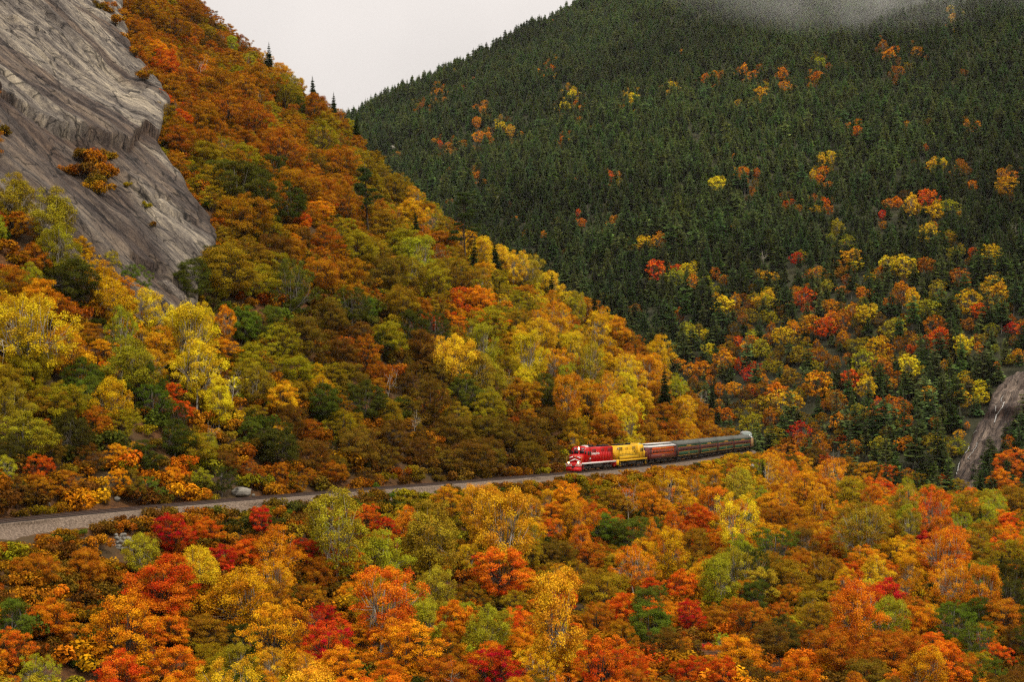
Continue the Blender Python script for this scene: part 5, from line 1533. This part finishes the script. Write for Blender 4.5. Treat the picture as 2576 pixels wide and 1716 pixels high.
for px, py, w in ((57, 1338, 16), (131, 1340, 22), (181, 1336, 18), (205, 1338, 26), (430, 1282, 52), (305, 1296, 30), (650, 1279, 26), (672, 1278, 24), (690, 1276, 24), (723, 1290, 26), (868, 1246, 46), (880, 1262, 34), (835, 1258, 20),
                  (900, 1280, 24), (925, 1275, 22), (70, 1390, 22), (1330, 1240, 26), (1310, 1228, 20), (1005, 1230, 34), (1160, 1218, 18), (1745, 1166, 16), (1760, 1164, 14), (1850, 1160, 22), (940, 1232, 30)):
    shrub(px, py, w, 'gr', 'green')
for px, py, w, c, wd in ((236, 418, 74, 'ru', 'rust'), (268, 450, 70, 'ru', 'rust'), (212, 452, 66, 'br', 'brown'), (250, 488, 56, 'ru', 'rust'), (196, 402, 50, 'br', 'brown'), (180, 440, 44, 'ru', 'rust'), (228, 470, 60, 'br', 'brown'), (318, 470, 22, 'ol', 'olive'), (272, 30, 40, 'ru', 'rust'), (290, 60, 40, 'ru', 'rust'),
                         (250, 20, 30, 'br', 'brown'), (330, 90, 40, 'ru', 'rust'), (340, 140, 45, 'ru', 'rust'), (365, 200, 40, 'ru', 'rust'), (20, 340, 40, 'br', 'brown'), (370, 520, 24, 'ol', 'olive'), (385, 570, 22, 'br', 'brown'), (275, 400, 40, 'ol', 'olive')):
    shrub(px, py, w, c, wd)

for i, (px, py, hp, lean) in enumerate([(69, 888, 60, 0.1), (165, 866, 50, 0.7), (585, 949, 80, 0.0), (501, 1040, 40, 1.0), (1280, 921, 46, 0.1), (975, 950, 60, 0.1), (1037, 1018, 50, 0.5), (1607, 985, 50, 0.2), (1713, 1027, 70, 0.55),
                                       (1761, 1005, 44, 0.1), (1775, 1022, 44, 0.4), (1576, 1250, 70, 0.05), (1396, 1440, 50, 0.0), (1467, 1436, 50, 0.05), (1129, 1616, 60, 0.3), (1396, 1668, 50, 0.4), (1446, 1660, 50, 0.6), (2094, 1180, 60, 0.05),
                                       (1930, 1206, 70, 0.0), (2165, 1465, 70, -0.4), (2106, 1690, 60, 0.2), (498, 172, 50, 0.2), (352, 185, 30, 0.7), (2547, 595, 34, 0.1), (1918, 655, 50, 0.0), (60, 1690, 120, 0.0), (125, 1690, 130, 0.0)]):
    zone = 'far' if px > 1900 and py < 700 else 'x'
    p = hit(px, py, 5.5 if zone == 'x' else 4.0, 70 if zone == 'x' else 470)
    if p is None: continue
    o = link('bare_tree', SNAG[i % 4])
    sc = max(hp / (F_PX / p[1]) / 6.5, 0.4); sc = min(sc, 1.1)
    o.location = (p[0], p[1], p[2] - 0.1); o.scale = (sc, sc, sc * 1.1); o.rotation_euler = (0, lean * 0.5, i * 1.7 if lean == 0 else 0)
    if i >= 25: o.data = o.data.copy(); o.data.materials[0] = M['bark']
    EXTRA.append((o, 'pale' if i < 25 else 'dark', 'bare tree', px, py, 'far' if zone == 'far' else ('hill' if py < track_py(px) and px < 1800 else 'fore'), ''))

# ------------------------------------------------------------------ loose rock
put_rock(610, 1252, 58, 34, 3, 'large rounded pale boulder beside the track under the trees', deep=0.35)
for i, (px, py, w, h, lab) in enumerate([(296, 1270, 22, 16, 'brown angular rock in the ditch under the small orange tree'), (352, 1266, 14, 16, 'upright pointed rock standing between ditch and rails'),
        (203, 1283, 9, 7, 'small pale stone beside the rails near the left trees'), (122, 1276, 14, 12, 'dark rock in the litter beside the rails near the left edge'), (485, 1257, 12, 8, 'small pale stone in the ditch left of the big boulder'),
        (215, 1272, 30, 14, 'broken grey rock pile at the ditch edge'), (555, 1208, 16, 10, 'grey rock showing under the trees left of the boulder'), (637, 1250, 10, 8, 'small stone touching the right of the big boulder'),
        (252, 1330, 26, 16, 'flat brown block just below the gravel left of the stone wall'), (282, 1325, 24, 18, 'grey block above the stone wall'), (240, 1308, 22, 12, 'broken slab at the gravel edge above the wall'),
        (1884, 1182, 28, 20, 'brown boulder on the bank under the tail of the train'), (1322, 1196, 20, 12, 'grey ledge rock in the ditch ahead of the red engine'), (1300, 1204, 16, 8, 'low rock by the rails ahead of the red engine'),
        (1352, 1190, 18, 10, 'small grey rock in the ditch close to the red engine'), (700, 1236, 14, 6, 'small flat rock in the ditch right of the boulder'), (1212, 1204, 14, 8, 'small rock in the dark ditch left of the red engine'),
        (1255, 512, 34, 22, 'pale bare rock among spruces on the far mountain, left of the second'), (1400, 480, 44, 22, 'pale bare rock among spruces on the far mountain, upper right one'), (990, 382, 44, 16, 'grey rock patch on the far mountain beside the near ridge'),
        (1960, 662, 24, 12, 'pale rock peeping out of spruces under the crimson maple')]):
    put_rock(px, py, w, h, i + 1, lab, name='rock', deep=0.45)
# outcrops high on the wooded slope
M['outcrop'] = ramp_mat('outcrop', [(0.3, (0.03, 0.025, 0.022)), (0.5, (0.12, 0.10, 0.085)), (0.7, (0.30, 0.26, 0.20))], 2.0, (3, 1, 6), detail=6, bump=0.8, bump_scale=5.0)
for i, (px, py, w, h, lab) in enumerate([(550, 128, 90, 24, 'long dark ledge breaking through the rust trees near the ridge'), (575, 352, 60, 26, 'narrow pale slab below the rust maples right of the cliff'),
                                        (430, 760, 110, 60, 'low grey slab under the olive oaks at the cliff foot'), (1800, 1105, 26, 60, 'grey rock cut where the track rounds the hill')]):
    o = put_rock(px, py, w, h, i + 2, lab, name='rock_outcrop', deep=0.6)
    o.rotation_euler = (0.2, 0.75 if i < 3 else 0.2, 0.3)
    o.data = o.data.copy(); o.data.materials[0] = M['outcrop']
# ledges on the bank under the train
for i in range(7):
    px, py = 1655 + i * 15, 1204 + i * 9
    p = hit(px, py, 0.2, 70)
    o = link('ledge_rock', ROCKS[i % 6]); o.scale = (1.3 + 0.3 * (i % 3), 0.9, 0.35 + 0.1 * (i % 2)); o.rotation_euler = (0.15, 0.5, 0.4 + i * 0.2)
    o.location = (p[0], p[1], p[2] + 0.35)
    tag(o, ('topmost', 'second', 'third', 'fourth', 'fifth', 'sixth', 'lowest')[i] + ' layered grey slab of the ledge on the bank below the coaches', 'rock', 'ledge slabs below the train')

# dry stone wall below the gravel
w0 = hit(304, 1392, 0.0, 70)
wall = link('stone_wall', None, loc=tuple(w0)); tag(wall, 'tumbled dry stone wall of grey blocks on the brown bank', 'stone wall')
rg = np.random.default_rng(5)
pxm = F_PX / w0[1]
for row in range(5):
    nst = (6, 6, 5, 4, 3)[row]; x = -1.15 + 0.1 * row
    for k in range(nst):
        wd = rg.uniform(0.32, 0.58)
        st = link('stone', ROCKS[int(rg.integers(0, 6))], wall)
        st.location = (x + wd / 2, row * 0.16 + rg.uniform(-0.05, 0.05), 0.1 + row * 0.36 + rg.uniform(-0.03, 0.03)); st.scale = (wd * 0.62, 0.36, 0.24)
        st.rotation_euler = (rg.uniform(-0.3, 0.3), rg.uniform(-0.45, 0.45), rg.uniform(-0.6, 0.6)); st.location.x += rg.uniform(-0.12, 0.12); st.location.z += rg.uniform(-0.1, 0.06)
        x += wd * 0.98

# ------------------------------------------------------------------ falls
M['water'] = paint('water', (0.48, 0.48, 0.46), 0.3, vary=0.15, scale=2.0)
for name_, pts, wid, lab in (('waterfall_stream', [(2526, 1012), (2520, 1026), (2512, 1038), (2506, 1046), (2503, 1056), (2500, 1068)], 0.9, 'short white fall dropping into the dark cleft of the rock slope'),
                            ('waterfall_stream', [(2522, 998), (2519, 1006), (2516, 1015)], 0.7, 'topmost thin white trickle on the rock slope'),
                            ('waterfall_stream', [(2505, 1022), (2505, 1030), (2504, 1040)], 0.5, 'faint white trickle beside the dark cleft'),
                            ('waterfall_stream', [(2442, 1104), (2443, 1111), (2437, 1121), (2437, 1129), (2430, 1140), (2418, 1148), (2415, 1159), (2411, 1172), (2407, 1188), (2406, 1197)], 0.8, 'longest white stream winding down the left edge of the rock slope'),
                            ('waterfall_stream', [(2458, 1114), (2455, 1127), (2445, 1140), (2435, 1153), (2439, 1160)], 0.5, 'thin white stream right of the longest stream'),
                            ('waterfall_stream', [(2456, 1085), (2451, 1089), (2447, 1093)], 0.45, 'tiny white trickle halfway down the rock slope')):
    P = []
    for i in range(len(pts) - 1):
        for t in np.linspace(0, 1, 5)[:-1]:
            q = on_falls(pts[i][0] * (1 - t) + pts[i + 1][0] * t + rng.normal() * 1.0, pts[i][1] * (1 - t) + pts[i + 1][1] * t)
            if q is not None: P.append(q)
    if len(P) < 3: continue
    P = np.array(P); out = np.array([-0.15, -0.75, 0.6]) * 0.22
    mb = MB(); n = len(P); V = []
    for i, p in enumerate(P):
        w = wid * 0.55 * (0.3 + 0.9 * math.sin(i * 1.7) ** 2)
        V += [p + out + (-w * 0.5, 0, 0), p + out * 2.2 + (0, -0.1, 0.05), p + out + (w * 0.5, 0, 0), p - out * 0.5]
    q = []
    for i in range(n - 1):
        for k in range(4): q.append((i * 4 + k, i * 4 + (k + 1) % 4, (i + 1) * 4 + (k + 1) % 4, (i + 1) * 4 + k))
    mb.add(V, q); o = mb.build(name_, M['water']); tag(o, lab, 'waterfall')

# ------------------------------------------------------------------ labels
CWORD = {'cr': 'crimson', 're': 'red-orange', 'or': 'orange', 'am': 'amber', 'ye': 'yellow', 'yg': 'yellow-green', 'ol': 'olive', 'gr': 'green', 'dg': 'dark green', 'ru': 'rust', 'br': 'brown', 'sp': 'dark'}
def place(zone, px, py):
    if zone == 'rock': return 'growing on the bare rock cliff'
    if zone == 'bank':
        c = np.searchsorted([230, 480, 760, 980, 1250, 1600], px)
        return 'on the bank ' + ('at the left edge', 'beside the stone wall', 'below the boulder', 'right of the crimson maples', 'left of the engines', 'below the red engine', 'below the coaches')[c]
    if zone == 'hill':
        dy = float(track_py(px)) - py
        col = ('at the left edge', 'left of the boulder', 'above the boulder', 'right of the boulder', 'midway to the engines', 'left of the red engine', 'above the engines', 'above the coaches')[int(np.searchsorted([120, 400, 620, 800, 1000, 1250, 1560], px))]
        row = ('beside the rails', 'low on the slope', 'lower-mid slope', 'midway up the slope', 'high on the slope', 'higher up the slope', 'near the ridge', 'under the ridge top')[int(np.searchsorted([75, 160, 260, 380, 520, 680, 850], dy))]
        if px < 560 and py < 560: col = 'right of the cliff' if px > 300 else 'below the cliff'
        return row + ' ' + col
    if zone == 'fore':
        col = ('at the left edge', 'below the stone wall', 'below the boulder', 'left of the white stems', 'below the red engine', 'below the coaches', 'right of the train', 'below the falls', 'at the right edge')[int(np.searchsorted([180, 420, 720, 1150, 1480, 1860, 2150, 2400], px))]
        dy = py - float(top_limit(px))
        row = ('on the bank top', 'on the upper bank', 'in the upper wood', 'in the middle wood', 'in the lower wood', 'in the bottom row')[int(np.searchsorted([40, 95, 170, 260, 380], dy))]
        return row + ' ' + col
    col = ('beside the near ridge', 'left end', 'left part', 'centre left', 'centre', 'above the dome car', 'right of dome car', 'centre right', 'left of the falls', 'above the falls', 'right edge')[int(np.searchsorted([1100, 1300, 1500, 1700, 1850, 2000, 2150, 2300, 2420, 2510], px))]
    row = ('under the mist', 'top', 'upper', 'upper middle', 'middle', 'lower middle', 'lower', 'low', 'foot', 'very foot')[int(np.searchsorted([90, 200, 330, 450, 560, 680, 800, 900, 1000], py))]
    return 'on far mountain, ' + row + ' slope, ' + col if row not in ('under the mist', 'foot', 'very foot') else 'on far mountain, ' + ('under the mist, ' if row == 'under the mist' else 'at its ' + row + ', ') + col
ORD = ('first', 'second', 'third', 'fourth', 'fifth', 'sixth', 'seventh', 'eighth', 'ninth', 'tenth', 'eleventh', 'twelfth', 'thirteenth', 'fourteenth', 'fifteenth', 'sixteenth', 'seventeenth', 'eighteenth', 'nineteenth', 'twentieth', 'twenty-first', 'twenty-second', 'twenty-third', 'twenty-fourth', 'twenty-fifth', 'twenty-sixth')
cells = {}
for r in TREES:
    sz = 'small ' if r['s'] < 0.66 else ('large ' if r['s'] > 0.95 else '')
    if r['kind'] in ('spruce', 'pine'): sz = 'small ' if r['s'] < 0.75 else ''
    what = sz + CWORD[r['code']] + ' ' + r['kind']
    cells.setdefault((what, place(r['zone'], r['px'], r['py']), r['kind']), []).append((r['px'], r['py'], r['obj']))
    r['obj']['category'] = 'tree'
    r['obj']['group'] = {'hill': 'trees on the slope above the track', 'fore': 'trees below the track', 'far': 'trees on the far mountain'}[r['zone']]
for o, word, noun, px, py, zone, _ in EXTRA:
    cells.setdefault((word + ' ' + noun, place(zone, px, py), noun), []).append((px, py, o))
    o['category'] = noun if noun == 'shrub' else 'tree'
    o['group'] = 'shrubs' if noun == 'shrub' else 'bare trees'
for (what, where, kind), lst in cells.items():
    lst.sort(key=lambda t: (t[0], t[1]))
    for k, (px, py, o) in enumerate(lst):
        if len(lst) == 1: o['label'] = what + ' ' + where
        elif len(lst) <= 26: o['label'] = ORD[k] + ' ' + what + ' from left ' + where
        else:
            o['label'] = what + ' ' + where; o['group'] = what + ' ' + where

for r in TREES:
    t = r['obj']['label'].split()
    if len(t) > 16: r['obj']['label'] = ' '.join(w for w in t if w not in ('small', 'large', 'the'))

# ------------------------------------------------------------------ air
hz_m, n, l, out = new_mat('haze')
pv = n.new('ShaderNodeVolumePrincipled'); pv.inputs['Color'].default_value = (0.93, 0.94, 0.95, 1); pv.inputs['Density'].default_value = HAZE_DENSITY; pv.inputs['Anisotropy'].default_value = 0.3
l.new(pv.outputs[0], out.inputs['Volume'])
top = float(FAR_Z.max()) + 30
mb = MB(); mb.box(FX0 - 60, FX1 + 60, -120, FY1 + 60, -76, top)
hz = mb.build('haze', hz_m); tag(hz, 'pale air thickening with distance', kind='stuff')

# low cloud caught on the upper slope
ms_m, n, l, out = new_mat('mist')
pv = n.new('ShaderNodeVolumePrincipled'); pv.inputs['Color'].default_value = (0.95, 0.94, 0.93, 1); pv.inputs['Anisotropy'].default_value = 0.2
tc = n.new('ShaderNodeTexCoord'); ln = n.new('ShaderNodeVectorMath'); ln.operation = 'LENGTH'
l.new(tc.outputs['Object'], ln.inputs[0])
fo = n.new('ShaderNodeMapRange'); fo.inputs[1].default_value = 0.25; fo.inputs[2].default_value = 1.0; fo.inputs[3].default_value = 1.0; fo.inputs[4].default_value = 0.0
l.new(ln.outputs['Value'], fo.inputs[0])
mp = n.new('ShaderNodeMapping'); mp.inputs['Scale'].default_value = (4.5, 2.2, 1.6); l.new(tc.outputs['Object'], mp.inputs[0])
ns = n.new('ShaderNodeTexNoise'); ns.inputs['Scale'].default_value = 1.3; ns.inputs['Detail'].default_value = 4; l.new(mp.outputs[0], ns.inputs['Vector'])
nr = n.new('ShaderNodeMapRange'); nr.inputs[1].default_value = 0.36; nr.inputs[2].default_value = 0.70; l.new(ns.outputs[0], nr.inputs[0])
m1 = n.new('ShaderNodeMath'); m1.operation = 'MULTIPLY'; l.new(fo.outputs[0], m1.inputs[0]); l.new(nr.outputs[0], m1.inputs[1])
m2 = n.new('ShaderNodeMath'); m2.operation = 'MULTIPLY'; m2.inputs[1].default_value = 0.008; l.new(m1.outputs[0], m2.inputs[0])
l.new(m2.outputs[0], pv.inputs['Density']); l.new(pv.outputs[0], out.inputs['Volume'])
import bmesh
bm = bmesh.new(); bmesh.ops.create_icosphere(bm, subdivisions=3, radius=1.0); me = bpy.data.meshes.new('mist'); bm.to_mesh(me); bm.free(); me.materials.append(ms_m)
_u, _v = ray(2290, -62)
mist = link('mist', me); mist.location = (float(_u) * 1210, 1210, float(_v) * 1210 + 8); mist.scale = (310, 120, 68); mist.rotation_euler = (0.35, 0.05, 0.1)
tag(mist, 'grey mist drifting over the top of the far mountain', kind='stuff')
